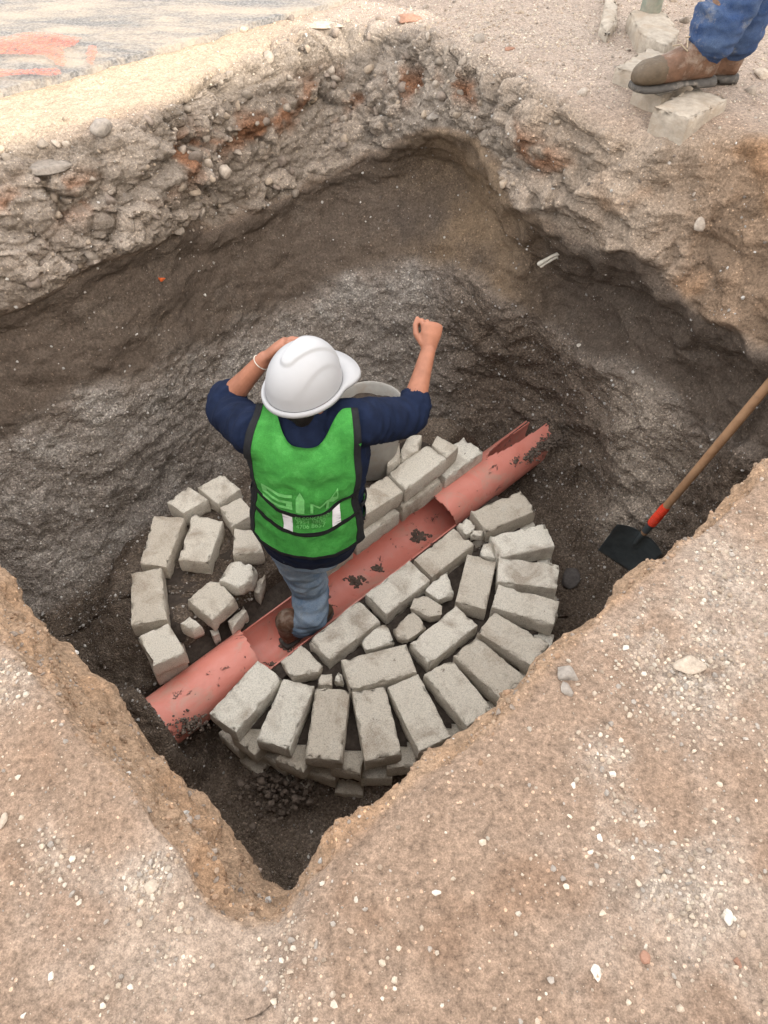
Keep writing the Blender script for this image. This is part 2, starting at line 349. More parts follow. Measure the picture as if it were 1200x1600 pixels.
# near columns: (B u,v) (C u,v,dz) (D u,v,z) ; far columns: C, D, D2, E (u, v, push), F (u, v, z)
cols = []
def near(B, C, D, drop=0.05):
    c = PG(C[0], C[1], C[2]); d = PZ(*D); o = c[:2] - CEN; o = o / np.linalg.norm(o); b = np.array([*(c[:2] + o * 0.13), 0.0])
    inw = CEN - d[:2]; inw = inw / np.linalg.norm(inw)
    d2 = np.array([*(d[:2] - inw * 0.03), d[2] - 0.28]); e = np.array([*(d[:2] + inw * 0.0), -1.15]); f = np.array([*(d[:2] + inw * drop), -1.78])
    cols.append([b, c, d, d2, e, f])
def far(B, C, D, D2, E_, F_):
    c = PG(C[0], C[1]); f = PZ(*F_); b = PG(*B); ts = np.linspace(0, 1, 400)[:, None]; line = c * (1 - ts) + f * ts; pu, pv = proj(line)
    out = [b, c]
    for (u, v, push) in (D, D2, E_):
        t = float(ts[np.argmin(np.abs(pv - v) + 0.15 * np.abs(pu - u))][0]); z = c[2] * (1 - t) + f[2] * t
        p = PZ(u, v, z); dr = (p - CAM) / np.linalg.norm(p - CAM); out.append(p + dr * push)
    cols.append(out + [f])
near((438, 1520), (430, 1440, -0.05), (432, 1394, -0.20))
near((300, 1490), (345, 1432, -0.02), (395, 1366, -0.30))
near((235, 1380), (285, 1335, 0.0), (347, 1312, -0.36))
near((165, 1300), (222, 1258, 0.0), (277, 1224, -0.40))
near((100, 1235), (162, 1190, 0.0), (208, 1132, -0.40))
near((35, 1150), (92, 1100, 0.0), (150, 1072, -0.36))
near((-60, 1070), (22, 1022, 0.0), (78, 997, -0.32))
near((-150, 1000), (-70, 940, 0.0), (0, 905, -0.30))
near((-330, 880), (-260, 820, 0.0), (-170, 790, -0.30))
# trench end, out of the picture on the left
far((-560, 420), (-480, 450), (-440, 560, 0), (-430, 590, 0), (-380, 720, 0), (-200, 960, -1.75))
far((-300, 200), (-230, 270), (-220, 530, 0), (-215, 560, 0.02), (-200, 730, 0), (-80, 985, -1.75))
far((-30, 170), (0, 235), (5, 490, -0.03), (8, 520, 0.03), (10, 690, 0), (70, 935, -1.75))
far((170, 140), (200, 200), (190, 405, -0.03), (195, 435, 0.03), (190, 605, 0), (190, 840, -1.72))
far((350, 60), (375, 110), (340, 360, -0.03), (338, 390, 0.03), (340, 545, 0.0), (330, 728, -1.68))
far((510, 10), (525, 55), (490, 290, -0.02), (490, 320, 0.03), (470, 470, 0.0), (470, 670, -1.68))
far((645, 10), (645, 60), (600, 235, 0.0), (602, 285, 0.14), (590, 430, 0.0), (590, 645, -1.66))
far((760, 45), (750, 105), (712, 205, -0.04), (712, 265, 0.34), (700, 430, 0.05), (700, 640, -1.66))
far((865, 90), (850, 160), (800, 300, -0.05), (800, 365, 0.18), (785, 470, 0.04), (790, 650, -1.64))
far((960, 130), (930, 205), (890, 375, -0.06), (880, 425, 0.30), (860, 520, 0.22), (880, 690, -1.62))
far((1080, 150), (1030, 225), (985, 400, -0.06), (975, 450, 0.32), (955, 580, 0.16), (935, 790, -1.68))
far((1210, 170), (1130, 225), (1045, 445, -0.06), (1048, 490, 0.04), (1030, 620, 0.03), (965, 840, -1.74))
far((1330, 220), (1240, 250), (1120, 510, -0.06), (1125, 545, 0.06), (1090, 680, 0.0), (1010, 900, -1.76))
far((1480, 330), (1390, 380), (1250, 555, -0.04), (1255, 590, 0.05), (1180, 720, 0.0), (1070, 950, -1.77))
near((1560, 470), (1470, 510, 0.0), (1440, 520, -0.12))
near((1400, 720), (1330, 640, 0.0), (1310, 640, -0.10))
near((1270, 790), (1212, 732, 0.0), (1200, 727, -0.06))
near((1150, 885), (1097, 830, -0.01), (1088, 822, -0.06))
near((1030, 985), (988, 922, -0.01), (978, 912, -0.06))
near((935, 1080), (884, 1020, -0.01), (872, 1010, -0.06))
near((850, 1170), (790, 1122, -0.01), (780, 1112, -0.07))
near((720, 1250), (660, 1216, -0.01), (648, 1206, -0.07))
near((600, 1370), (556, 1310, -0.02), (546, 1300, -0.08))
near((505, 1460), (490, 1372, -0.04), (482, 1356, -0.12))

K = len(cols); ctrl = np.zeros((11, K, 3))
for c, pts in enumerate(cols):
    b, f = pts[0], pts[5]
    o = b[:2] - CEN; o = o / np.linalg.norm(o)
    ctrl[0, c] = [*(CEN + o * 75), 0]; ctrl[1, c] = [*(CEN + o * 10), 0]; ctrl[2, c] = [*(b[:2] + o * 1.7), 0]
    ctrl[2, c, 2] = gz(ctrl[2, c, 0], ctrl[2, c, 1]); ctrl[1, c, 2] = gz(ctrl[1, c, 0], ctrl[1, c, 1])
    for k in range(6): ctrl[3 + k, c] = pts[k]
    ctrl[9, c] = [*(f[:2] * 0.55 + CEN * 0.45), -1.76]; ctrl[10, c] = [*(CEN + (f[:2] - CEN) * 0.004), -1.76]
NC = 1040
seg = np.linalg.norm(np.roll(ctrl[4], -1, 0) - ctrl[4], axis=1); seg = np.clip(seg, 0.12, 0.6)
kx = np.concatenate([[0], np.cumsum(seg)]); L = kx[-1]
kk = np.arange(-2, K + 3); kpos = np.array([kx[i % K] + L * (i // K) for i in kk])
def herm(t, p0, p1, m0, m1):
    t2, t3 = t * t, t * t * t
    return (2 * t3 - 3 * t2 + 1) * p0 + (t3 - 2 * t2 + t) * m0 + (-2 * t3 + 3 * t2) * p1 + (t3 - t2) * m1
xs = np.linspace(0, L, NC, endpoint=False); iseg = np.clip(np.searchsorted(kx, xs, 'right') - 1, 0, K - 1)
CP = np.zeros((11, NC, 3))
for r in range(11):
    Pp = ctrl[r][kk % K]
    tan = (Pp[2:] - Pp[:-2]) / (kpos[2:] - kpos[:-2])[:, None]            # tangents for kk[1:-1]
    i = iseg + 2; h = (kpos[i + 1] - kpos[i])[:, None]; t = ((xs - kpos[i])[:, None]) / h
    CP[r] = herm(t, Pp[i], Pp[i + 1], tan[i - 1] * h, tan[i] * h)
colmean = xs / L * K
nsamp = [8, 26, 150, 60, 120, 26, 70, 84, 70, 44]
rows = []; S = []
for r in range(10):
    n = nsamp[r]; tt = np.linspace(0, 1, n, endpoint=(r == 9))
    if r == 1: tt = tt ** 0.6
    for t in tt:
        if r < 3: p = CP[r] * (1 - t) + CP[r + 1] * t
        else:
            h1 = np.linalg.norm(CP[r + 1] - CP[r], axis=1)[:, None] + 1e-5
            hm = np.linalg.norm(CP[r] - CP[r - 1], axis=1)[:, None] + 1e-5
            m0 = (CP[r + 1] - CP[r - 1]) / (h1 + np.minimum(hm, 0.4)) * h1 if r > 3 else CP[4] - CP[3]
            if r < 9:
                h2 = np.linalg.norm(CP[r + 2] - CP[r + 1], axis=1)[:, None] + 1e-5; m1 = (CP[r + 2] - CP[r]) / (h1 + h2) * h1
            else: m1 = CP[10] - CP[9]
            p = herm(t, CP[r], CP[r + 1], m0 * 0.8, m1 * 0.8)
        rows.append(p); S.append(r + t)
G = np.array(rows); S = np.array(S); NR = len(S)
SS = np.repeat(S[:, None], NC, 1)
farw = np.zeros(NC)
ci = np.arange(NC) / NC * 0 + np.interp(xs, np.append(kx, L), np.arange(K + 2)[:len(np.append(kx, L))])
farw = sstep(ci, 8.5, 10.2) * (1 - sstep(ci, 22.6, 23.6))               # 1 on the tall visible walls
FW = np.repeat(farw[None, :], NR, 0)
# pipe line
PA = PZ(392, 1022, -1.62); PB = PZ(688, 799, -1.62); PDIR = (PB - PA) / np.linalg.norm(PB - PA); PPER = np.array([-PDIR[1], PDIR[0], 0]); PR = 0.117
# floor levels
X, Y = G[..., 0], G[..., 1]
def floor_fn(X, Y):
    r = np.hypot(X + 0.02, Y - 1.87)
    z = -1.80 + 0.13 * (1 - sstep(r, 0.70, 0.84))
    def up(z, x, y, rad, zt, soft):
        w = 1 - sstep(np.hypot(X - x, Y - y), rad - soft, rad + soft); return np.maximum(z, z * (1 - w) + zt * w)
    z = up(z, -0.92, 1.93, 0.42, -1.50, 0.2); z = up(z, -0.62, 2.25, 0.35, -1.47, 0.2)
    z = up(z, -0.1, 2.62, 0.38, -1.45, 0.16); z = up(z, 0.28, 2.78, 0.26, -1.45, 0.14)
    a = PZ(196, 1132, -1.5); z = up(z, a[0], a[1], 0.22, -1.47, 0.10)
    a = PZ(915, 640, -1.45); z = up(z, a[0], a[1], 0.26, -1.42, 0.17)
    return z
fz = floor_fn(X, Y)
wfl = sstep(SS, 7.75, 8.35)
G[..., 2] = G[..., 2] * (1 - wfl) + fz * wfl
# displacement along the surface normal
du = np.roll(G, -1, 1) - np.roll(G, 1, 1); dv = np.gradient(G, axis=0)
N = np.cross(du, dv); N /= np.linalg.norm(N, axis=2, keepdims=True) + 1e-9
if N[60, 10, 2] < 0: N = -N
P0 = G.reshape(-1, 3); s_ = SS.ravel(); fw_ = FW.ravel()
lowf = fbm(P0, 1.6, 3, 3); midf = fbm(P0, 7.0, 3, 5); smf = fbm(P0, 30.0, 3, 9)
sj = s_ + 0.16 * fbm(P0, 3.0, 3, 21) + 0.05 * midf
w_ground = 1 - sstep(s_, 3.6, 4.05)
w_rub = sstep(s_, 3.55, 4.1) * (1 - sstep(sj, 4.88, 5.04)) * fw_
w_clay = sstep(sj, 4.9, 5.04) * (1 - sstep(sj, 6.85, 7.15)) * fw_
w_grav = sstep(sj, 6.75, 7.15) * (1 - sstep(s_, 8.1, 8.6)) * fw_
w_floor = sstep(s_, 7.9, 8.3)
w_near = sstep(s_, 3.85, 4.2) * (1 - fw_) * (1 - w_floor)
near_r = (np.hypot(P0[:, 0], P0[:, 1] - 1.8) < 4.5)
disp = np.zeros(len(P0))
disp += w_ground * (0.022 * lowf + 0.010 * midf + 0.0035 * smf)
idx = np.where((w_rub > 0.01))[0]; Q = P0[idx] + 0.05 * np.stack([perlin(P0[idx], 6, 31), perlin(P0[idx], 6, 32), perlin(P0[idx], 6, 33)], 1)
Qs = Q * np.array([1, 1, 1.12])
rd = np.zeros(len(idx)); cellid = np.zeros(len(P0))
for sc, amp, sd in ((3.3, 0.10, 41), (8.5, 0.055, 42), (21, 0.022, 43)):
    f1, f2, ih = worley(Qs, sc, sd); rd += amp * ((ih - 0.5) * 0.9 + 0.45 * np.minimum((f2 - f1) * 2.4, 0.55) - 0.3 * f1)
    if sd == 42: cellid[idx] = ih
rd *= 0.35 + 0.75 * sstep(fbm(P0[idx], 2.6, 3, 44), -0.35, 0.25); rd += 0.025 * fbm(P0[idx] * np.array([0.7, 0.7, 2.0]), 4.5, 3, 47) + 0.012 * smf[idx]
rr_ = sstep(P0[idx, 0], 0.35, 0.9); rd = rd * (1.2 - 0.85 * rr_) + rr_ * (0.07 * lowf[idx] + 0.05 * midf[idx] + 0.04 * fbm(P0[idx] * np.array([.7, .7, 1.8]), 4.0, 4, 48))
disp[idx] += w_rub[idx] * rd
disp += w_clay * (0.02 * midf + 0.03 * fbm(P0 * np.array([1, 1, 1.6]), 4.0, 3, 61) + 0.004 * smf)
disp += w_grav * (0.05 * lowf + 0.035 * midf + 0.010 * smf + 0.012 * fbm(P0 * np.array([.8, .8, 1.6]), 5.0, 3, 63))
disp += w_near * (0.045 * fbm(P0 * np.array([1, 1, 2.0]), 5.0, 4, 71) + 0.006 * smf)
disp += w_floor * (0.022 * midf + 0.009 * smf)
idx = np.where(((w_grav + w_floor + w_near + 0.6 * w_clay) > 0.05) & near_r)[0]
f1, f2, ih = worley(P0[idx], 34, 51); g1 = np.minimum((f2 - f1) * 2, 0.6)
disp[idx] += (w_grav + 0.7 * w_floor + 0.4 * w_near + 0.3 * w_clay)[idx] * (0.013 * (ih - 0.4) * g1 * 2)
f1, f2, ih = worley(P0[idx], 12, 52); disp[idx] += (0.6 * w_grav + 0.8 * w_floor + 0.35 * w_clay + 0.5 * w_near)[idx] * 0.035 * (ih - 0.5) * np.minimum((f2 - f1) * 2.5, 0.7)
CIr = np.repeat(ci[None, :], NR, 0).ravel(); disp += (w_clay + 0.8 * w_grav) * sstep(CIr, 15.5, 17.5) * (0.06 * fbm(P0, 3.6, 4, 64) + 0.035 * (0.4 - np.abs(perlin(P0, 4.5, 66)) * 2))
idx = np.where((s_ > 3.75) & (s_ < 5.4) & (fw_ < 0.6))[0]; we = np.exp(-((s_[idx] - 4.5) / 0.45) ** 2)
for sc, amp, sd in ((9, 0.05, 55), (22, 0.024, 56)):
    f1, f2, ih = worley(P0[idx] + 0.03 * np.stack([perlin(P0[idx], 9, 34), perlin(P0[idx], 9, 35), perlin(P0[idx], 9, 36)], 1), sc, sd); disp[idx] += we * amp * ((ih - 0.55) * np.minimum((f2 - f1) * 2.6, 0.7))
# broken ledge on the upper rim of the far wall
edge = np.exp(-((s_ - 4.12) / 0.16) ** 2) * fw_; disp += edge * 0.05 * fbm(P0, 5.0, 3, 81)
PT = P0 + N.reshape(-1, 3) * disp[:, None]
# keep the soil out of the pipe
rel = PT - PA; al = rel @ PDIR; dd = np.abs(rel[:, 0] * PPER[0] + rel[:, 1] * PPER[1])
lim = -1.75 + 0.6 * sstep(dd, 0.15, 0.30); m = (al > -0.46) & (al < PB @ PDIR - PA @ PDIR + 0.66) & (s_ > 7.9)
PT[m, 2] = np.minimum(PT[m, 2], lim[m])
# colours of the soils
C = np.zeros((len(P0), 3))
tan = np.array([0.265, 0.188, 0.136]); pale = np.array([0.40, 0.335, 0.28]); rub = np.array([0.30, 0.255, 0.212]); clay = np.array([0.135, 0.106, 0.084]); gravc = np.array([0.33, 0.298, 0.268]); flo = np.array([0.165, 0.13, 0.102]); rust = np.array([0.24, 0.105, 0.05]); ochre = np.array([0.33, 0.2, 0.115])
def lay(w, c): 
    global C
    C = C * (1 - w[:, None]) + w[:, None] * c
n1 = fbm(P0, 2.2, 4, 91); n2 = fbm(P0, 5.5, 4, 92)
lay(np.ones(len(P0)), tan)
lay(sstep(n1, 0.0, 0.55) * 0.4 * (s_ < 4.2), pale)
lay(sstep(n2, 0.12, 0.5) * 0.5 * (s_ < 4.2), np.array([0.215, 0.135, 0.088]))
st_ = fbm(P0 @ np.array([[.55, 2.6, 0], [-2.6, .55, 0], [0, 0, 1.]]).T * 0.5, 2.2, 4, 97); lay(sstep(st_, 0.1, 0.6) * 0.4 * (s_ < 4.2), np.array([0.32, 0.25, 0.195])); lay(sstep(-st_, 0.15, 0.6) * 0.35 * (s_ < 4.2), np.array([0.235, 0.155, 0.105]))
# whitish gravelly drifts on the near ground
drift = np.zeros(len(P0)); pu, pv = proj(np.where(near_r[:, None], P0, np.array([0, 2, 0.0])))
for (u, v, r1, w) in ((1060, 1370, 95, 1.0), (1000, 1280, 70, .9), (1090, 1040, 110, .9), (960, 1190, 50, .8), (1120, 900, 90, .6), (235, 1370, 45, .8), (100, 1320, 60, .5), (20, 1060, 60, .6), (1150, 1450, 60, .6), (800, 60, 160, .5), (980, 330, 110, .8), (330, 1600, 200, .25)):
    c = PG(u, v); rad = np.linalg.norm(PG(u + r1, v) - c); d = np.hypot(P0[:, 0] - c[0], P0[:, 1] - c[1]) / rad
    drift = np.maximum(drift, w * np.exp(-(d * (1 + 0.5 * n2)) ** 2) * (s_ < 5.0))
drift *= sstep(n2 + 0.4 * smf, -0.35, 0.3)
lay(drift * 0.85, np.array([0.46, 0.41, 0.355]))
topr = sstep(P0[:, 1], 2.5, 3.2) * sstep(P0[:, 0], -0.9, -0.2) * (s_ < 4.0); lay(topr * 0.6, np.array([0.37, 0.315, 0.27]))
topl = sstep(P0[:, 0] * -0.66 + P0[:, 1] * 0.75, 2.95, 3.1) * (s_ < 4.1) * (1 - topr); lay(topl, np.array([0.37, 0.295, 0.215]))
lay(w_rub, rub * (1 + 0.0)); lay(w_rub * sstep(P0[:, 0], 0.2, 0.9) * 0.75, np.array([0.35, 0.275, 0.21]))
lay(w_rub * sstep(P0[:, 0], 0.9, 1.3) * 0.75, np.array([0.25, 0.165, 0.105]))
C *= (1 + (w_rub * (cellid - 0.5) * 0.45)[:, None])
rustm = w_rub * np.exp(-((s_ - 4.42 - 0.1 * n1) / 0.13) ** 2) * sstep(n2, -0.05, 0.3) * (1 - sstep(P0[:, 0], 0.55, 0.8)); lay(rustm * 0.85, rust)
lay(w_rub * sstep(fbm(P0, 3.1, 3, 95), 0.15, 0.5) * sstep(P0[:, 0], 0.5, 1.0) * 0.8, ochre)
lay(w_clay, clay); lay(w_clay * sstep(n2, 0.05, 0.5) * 0.6, np.array([0.17, 0.14, 0.115]))
hol = w_clay * np.exp(-((ci.repeat(1)[None, :].repeat(NR, 0).ravel() - 16.4) / 1.05) ** 2) * sstep(n1, -0.6, 0.2); lay(hol * 0.9, np.array([0.30, 0.215, 0.14]))
lay(w_grav, gravc); lay(w_grav * sstep(n2, 0.0, 0.5) * 0.75, np.array([0.44, 0.41, 0.375])); lay(w_grav * sstep(-n1, 0.05, 0.5) * 0.6, np.array([0.22, 0.185, 0.155]))
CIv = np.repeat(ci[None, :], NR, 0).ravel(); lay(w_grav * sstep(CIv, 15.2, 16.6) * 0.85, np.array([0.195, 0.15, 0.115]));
lay(w_grav * (1 - sstep(CIv, 14.5, 16)) * np.exp(-((sj - 7.05) / 0.22) ** 2) * sstep(n2, -0.25, 0.3) * 0.6, np.array([0.42, 0.40, 0.375])); lay(w_grav * np.exp(-((CIv - 19.9) / 0.8) ** 2) * 0.95, np.array([0.50, 0.435, 0.365]))
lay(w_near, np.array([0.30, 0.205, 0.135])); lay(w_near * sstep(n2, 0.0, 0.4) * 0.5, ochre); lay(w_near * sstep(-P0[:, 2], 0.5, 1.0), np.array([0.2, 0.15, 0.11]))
lay(w_floor, flo); lay(w_floor * sstep(n2, 0.0, 0.5) * 0.5, np.array([0.24, 0.2, 0.165]))
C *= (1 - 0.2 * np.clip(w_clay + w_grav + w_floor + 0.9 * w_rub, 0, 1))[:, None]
grav = np.clip(0.10 + 0.9 * drift + 0.75 * w_grav + 0.4 * w_rub * (0.5 + n2) + 0.75 * w_floor + 0.3 * w_clay * (n2 > 0.05), 0, 1)
def grid_faces(r0, r1):
    i = np.arange(r0, r1)[:, None]; j = np.arange(NC)[None, :]; j2 = (j + 1) % NC
    a = i * NC + j; b = i * NC + j2; c = (i + 1) * NC + j2; d = (i + 1) * NC + j
    return np.stack([a, d, c, b], -1).reshape(-1, 4)
def piece(name, s0, s1):
    r0 = int(np.searchsorted(S, s0)); r1 = min(int(np.searchsorted(S, s1)), NR - 1)
    v0, v1 = r0 * NC, (r1 + 1) * NC
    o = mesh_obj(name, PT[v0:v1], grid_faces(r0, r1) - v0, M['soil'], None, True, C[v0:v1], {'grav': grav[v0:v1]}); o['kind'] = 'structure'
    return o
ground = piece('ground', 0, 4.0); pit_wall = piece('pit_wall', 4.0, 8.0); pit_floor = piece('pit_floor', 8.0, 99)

# ------------------------------------------------------------------ road edge, paint, invented building added to shade the pit
E_ = np.array([0.7512, 0.66, 0]); NO = np.array([-0.66, 0.7512, 0]); RIM0 = np.array([-1.452, 2.772, 0.0])
def road():
    us = np.concatenate([np.linspace(-40, -3.1, 30), np.linspace(-3, 4, 260), np.linspace(4.1, 40, 30)]); vs = np.concatenate([[0.0, 0.0, 0.01, 0.025], np.linspace(0.05, 2.2, 70), np.linspace(2.3, 9, 20)])
    A, B = np.meshgrid(us, vs); P = RIM0 + A[..., None] * E_ + B[..., None] * NO
    e0 = np.stack([us, us * 0, us * 0], 1); ed = 0.46 + 0.05 * fbm(e0, 1.3, 3, 5) + 0.018 * fbm(e0, 9, 3, 6) + 0.03 * np.clip((us - 0.3) / 1.2, -1.2, 1)
    P = P + (ed * np.exp(-(B / 1.5) ** 2) + 0.55 * (1 - np.exp(-(B / 1.5) ** 2)))[..., None] * NO
    fl = P.reshape(-1, 3); z = 0.03 + 0.010 * fbm(fl, 3, 3, 8) + 0.003 * fbm(fl, 30, 2, 9); z = z.reshape(A.shape); z[0] = -0.05; z[1] -= 0.002; P[..., 2] = z
    nr, ncl = A.shape; i = np.arange(nr - 1)[:, None]; j = np.arange(ncl - 1)[None, :]; a = i * ncl + j
    Fc = np.stack([a, a + 1, a + ncl + 1, a + ncl], -1).reshape(-1, 4)
    m, nt, p = new_mat('worn_asphalt'); tc = nt.nodes.new('ShaderNodeTexCoord').outputs['Object']
    c = mix(nt, (0.09, 0.088, 0.087), (0.22, 0.21, 0.2), ramp(nt, noise_n(nt, tc, 75, 4, 0.7), [(0.4, 0.0), (0.62, 1.0)]))
    mp = nd(nt, 'ShaderNodeMapping'); mp.inputs['Rotation'].default_value = (0, 0, math.radians(-41)); mp.inputs['Scale'].default_value = (1.0, 3.2, 1.0); nt.links.new(tc, mp.inputs[0])
    d = ramp(nt, noise_n(nt, mp.outputs[0], 2.0, 8, 0.72, 0.3), [(0.4, 0.0), (0.62, 1.0)]); c = mix(nt, c, (0.4, 0.33, 0.25), mathn(nt, 'MULTIPLY', d, 0.6))
    nt.links.new(c, p.inputs['Base Color']); p.inputs['Roughness'].default_value = 0.95; bump(nt, p, noise_n(nt, tc, 110, 4, 0.7), 0.006)
    tag(mesh_obj('road', P.reshape(-1, 3), Fc, m), kind='structure')
road()
def paint():
    m, nt, p = new_mat('orange_spray_paint'); tc = nt.nodes.new('ShaderNodeTexCoord').outputs['Object']
    f = noise_n(nt, tc, 22, 6, 0.75, 0.4); nt.links.new(ramp(nt, f, [(0.35, (0.70, 0.10, 0.045)), (0.7, (0.78, 0.2, 0.11))]), p.inputs['Base Color'])
    nt.links.new(ramp(nt, noise_n(nt, tc, 45, 6, 0.8), [(0.42, 0.0), (0.68, 0.9)]), p.inputs['Alpha']); p.inputs['Roughness'].default_value = 0.8
    root = tag(empty('paint_mark', PZ(60, 95, 0.05)), 'faded orange spray-paint mark on the sunlit asphalt', 'paint mark')
    outl = [[(-60, 78), (-10, 62), (40, 50), (90, 52), (128, 60), (118, 70), (95, 76), (105, 92), (98, 104), (86, 98), (72, 86), (40, 84), (0, 84), (-60, 96)], [(138, 72), (152, 70), (154, 84), (146, 102), (138, 98), (136, 84)], [(-50, 112), (0, 108), (50, 108), (86, 106), (98, 114), (82, 118), (40, 115), (-50, 124)]]
    for o in outl:
        V = []; n = len(o)
        for k in range(n):
            for t in (0, .25, .5, .75):
                u = o[k][0] * (1 - t) + o[(k + 1) % n][0] * t + random.uniform(-3, 3); v = o[k][1] * (1 - t) + o[(k + 1) % n][1] * t + random.uniform(-1, 1)
                V.append(PZ(u, v, 0.05))
        bm = bmesh.new(); bm.faces.new([bm.verts.new(v) for v in V]); bmesh.ops.triangulate(bm, faces=bm.faces[:])
        bm_obj('paint_patch', bm, m, root, False)
paint()
def box(bm, c, ax, ay, az):
    c = np.array(c); vs = [bm.verts.new(c + sx * np.array(ax) + sy * np.array(ay) + sz * np.array(az)) for sx in (-1, 1) for sy in (-1, 1) for sz in (-1, 1)]
    for q in ((0, 1, 3, 2), (4, 6, 7, 5), (0, 4, 5, 1), (2, 3, 7, 6), (0, 2, 6, 4), (1, 5, 7, 3)): bm.faces.new([vs[i] for i in q])
def shade_caster():  # made-up block with windows, out of view, placed to throw shade over the pit
    D = 9.5; H = (D - 0.02) * math.tan(SUN_EL); base = RIM0 - NO * (D + 4) + E_ * 1.5; root = empty('shade_caster', (base[0], base[1], 0))
    tag(root, 'invented two storey cream plastered building, unseen behind the viewpoint, added to shade the pit', 'shade_caster')
    bm = bmesh.new(); box(bm, base + np.array([0, 0, H / 2]), E_ * 4.4, NO * 4, np.array([0, 0, H / 2])); bm_obj('wall', bm, M['plaster'], root, False)
    bm = bmesh.new(); box(bm, base + np.array([0, 0, H - 0.35]) + NO * 4.03, E_ * 4.4, NO * 0.03, np.array([0, 0, 0.08])); bm_obj('cornice', bm, M['plaster'], root, False)
    for k in range(3):
        for zz in (1.6, 4.6):
            c = base + E_ * (-2.9 + k * 2.9) + NO * 4.01 + np.array([0, 0, zz]); bm = bmesh.new(); box(bm, c, E_ * 0.7, NO * 0.03, np.array([0, 0, 0.75])); w = bm_obj('window', bm, M['glass'], root, False)
            bm = bmesh.new(); box(bm, c + np.array([0, 0, -0.8]) + NO * 0.05, E_ * 0.8, NO * 0.07, np.array([0, 0, 0.045])); s = bm_obj('sill', bm, M['plaster'], None, False)
            s.data.transform(Matrix.Translation(-root.location)); s.parent = w
shade_caster()

# ------------------------------------------------------------------ bricks
def brick(poly3, h, parent, name='brick', seed=0, mtl='concrete', rough=1.0, taper=0.0):
    """prism from a top outline (world points), worn edges and chips"""
    P = [np.array(p, float) for p in poly3]; n = len(P)
    ar = sum(P[i][0] * P[(i + 1) % n][1] - P[(i + 1) % n][0] * P[i][1] for i in range(n))
    if ar < 0: P = P[::-1]
    cen = sum(P) / n; bm = bmesh.new()
    T = [bm.verts.new(p) for p in P]; B = [bm.verts.new(np.array([*(p[:2] + (cen[:2] - p[:2]) * taper), p[2] - h])) for p in P]
    bm.faces.new(T); bm.faces.new(B[::-1])
    for i in range(n): bm.faces.new([T[i], B[i], B[(i + 1) % n], T[(i + 1) % n]])
    bmesh.ops.bevel(bm, geom=bm.edges[:], offset=0.0042, segments=2, profile=0.6, affect='EDGES')
    for _ in range(4):
        bmesh.ops.triangulate(bm, faces=bm.faces[:])
        le = [e for e in bm.edges if e.calc_length() > 0.026]
        if not le: break
        bmesh.ops.subdivide_edges(bm, edges=le, cuts=1)
    bmesh.ops.triangulate(bm, faces=bm.faces[:]); bm.normal_update()
    V = np.array([v.co[:] for v in bm.verts]); Nn = np.array([v.normal[:] for v in bm.verts]); off = np.array([seed * 3.7, seed * 1.3, 0])
    # distance to the nearest outline edge, for chips along the arrises
    de = np.full(len(V), 9.0)
    for i in range(n):
        a, b = P[i][:2], P[(i + 1) % n][:2]; ab = b - a; t = np.clip(((V[:, :2] - a) @ ab) / (ab @ ab), 0, 1); de = np.minimum(de, np.linalg.norm(V[:, :2] - a - t[:, None] * ab, axis=1))
    dz = np.minimum(np.abs(V[:, 2] - P[0][2]), np.abs(V[:, 2] - P[0][2] + h)); ed = np.exp(-((de + dz) / 0.011))
    chip = np.clip(perlin(V + off, 26, 3) - 0.08, 0, 1) * 0.05 * ed + 0.006 * ed * (0.5 + perlin(V + off, 70, 4))
    V = V - Nn * (chip * rough)[:, None] + Nn * (0.0017 * rough * fbm(V + off, 22, 3, 5))[:, None]
    for v, c in zip(bm.verts, V): v.co = c
    return bm_obj(name, bm, M[mtl], parent)
def q4(off, pts): return [(off[0] + x / 4, off[1] + y / 4) for x, y in pts]
r1, r2, r3, r4, r5, r6, r7, r8 = (320, 1020), (520, 980), (640, 880), (640, 750), (420, 850), (180, 860), (200, 720), (520, 650)
ZR, ZL, ZF = -1.45, -1.39, -1.32
ring_top = [q4(r1, [(330, 42), (488, 155), (195, 500), (22, 378)]), q4(r1, [(490, 155), (690, 205), (530, 605), (318, 540)]), q4(r1, [(690, 205), (908, 235), (860, 675), (622, 655)]),
    [(548.7, 1080), (602.5, 1071), (628.7, 1177), (570, 1190)], q4(r2, [(340, 372), (535, 285), (742, 680), (535, 780)]), q4(r2, [(567, 290), (740, 195), (1000, 505), (840, 622)]),
    q4(r2, [(752, 180), (895, 50), (1205, 310), (1070, 465)]), q4(r3, [(420, 430), (530, 302), (878, 500), (780, 650)]), q4(r3, [(510, 275), (555, 130), (942, 235), (905, 385)]),
    q4(r4, [(545, 635), (555, 480), (942, 525), (925, 680)]), q4(r4, [(550, 490), (500, 345), (850, 270), (912, 412)]), q4(r4, [(480, 320), (380, 190), (695, 65), (795, 190)])]
inner_top = [q4(r3, [(290, 262), (430, 385), (125, 630), (0, 500)]), [(730, 864.5), (776, 876), (760, 952.5), (711, 940)], q4(r2, [(462, 100), (530, 280), (110, 395), (48, 200)]),
    q4(r5, [(560, 345), (700, 480), (375, 720), (248, 600)]), q4(r5, [(880, 98), (1010, 225), (735, 440), (600, 310)]), q4(r4, [(275, 298), (405, 400), (140, 610), (25, 495)])]
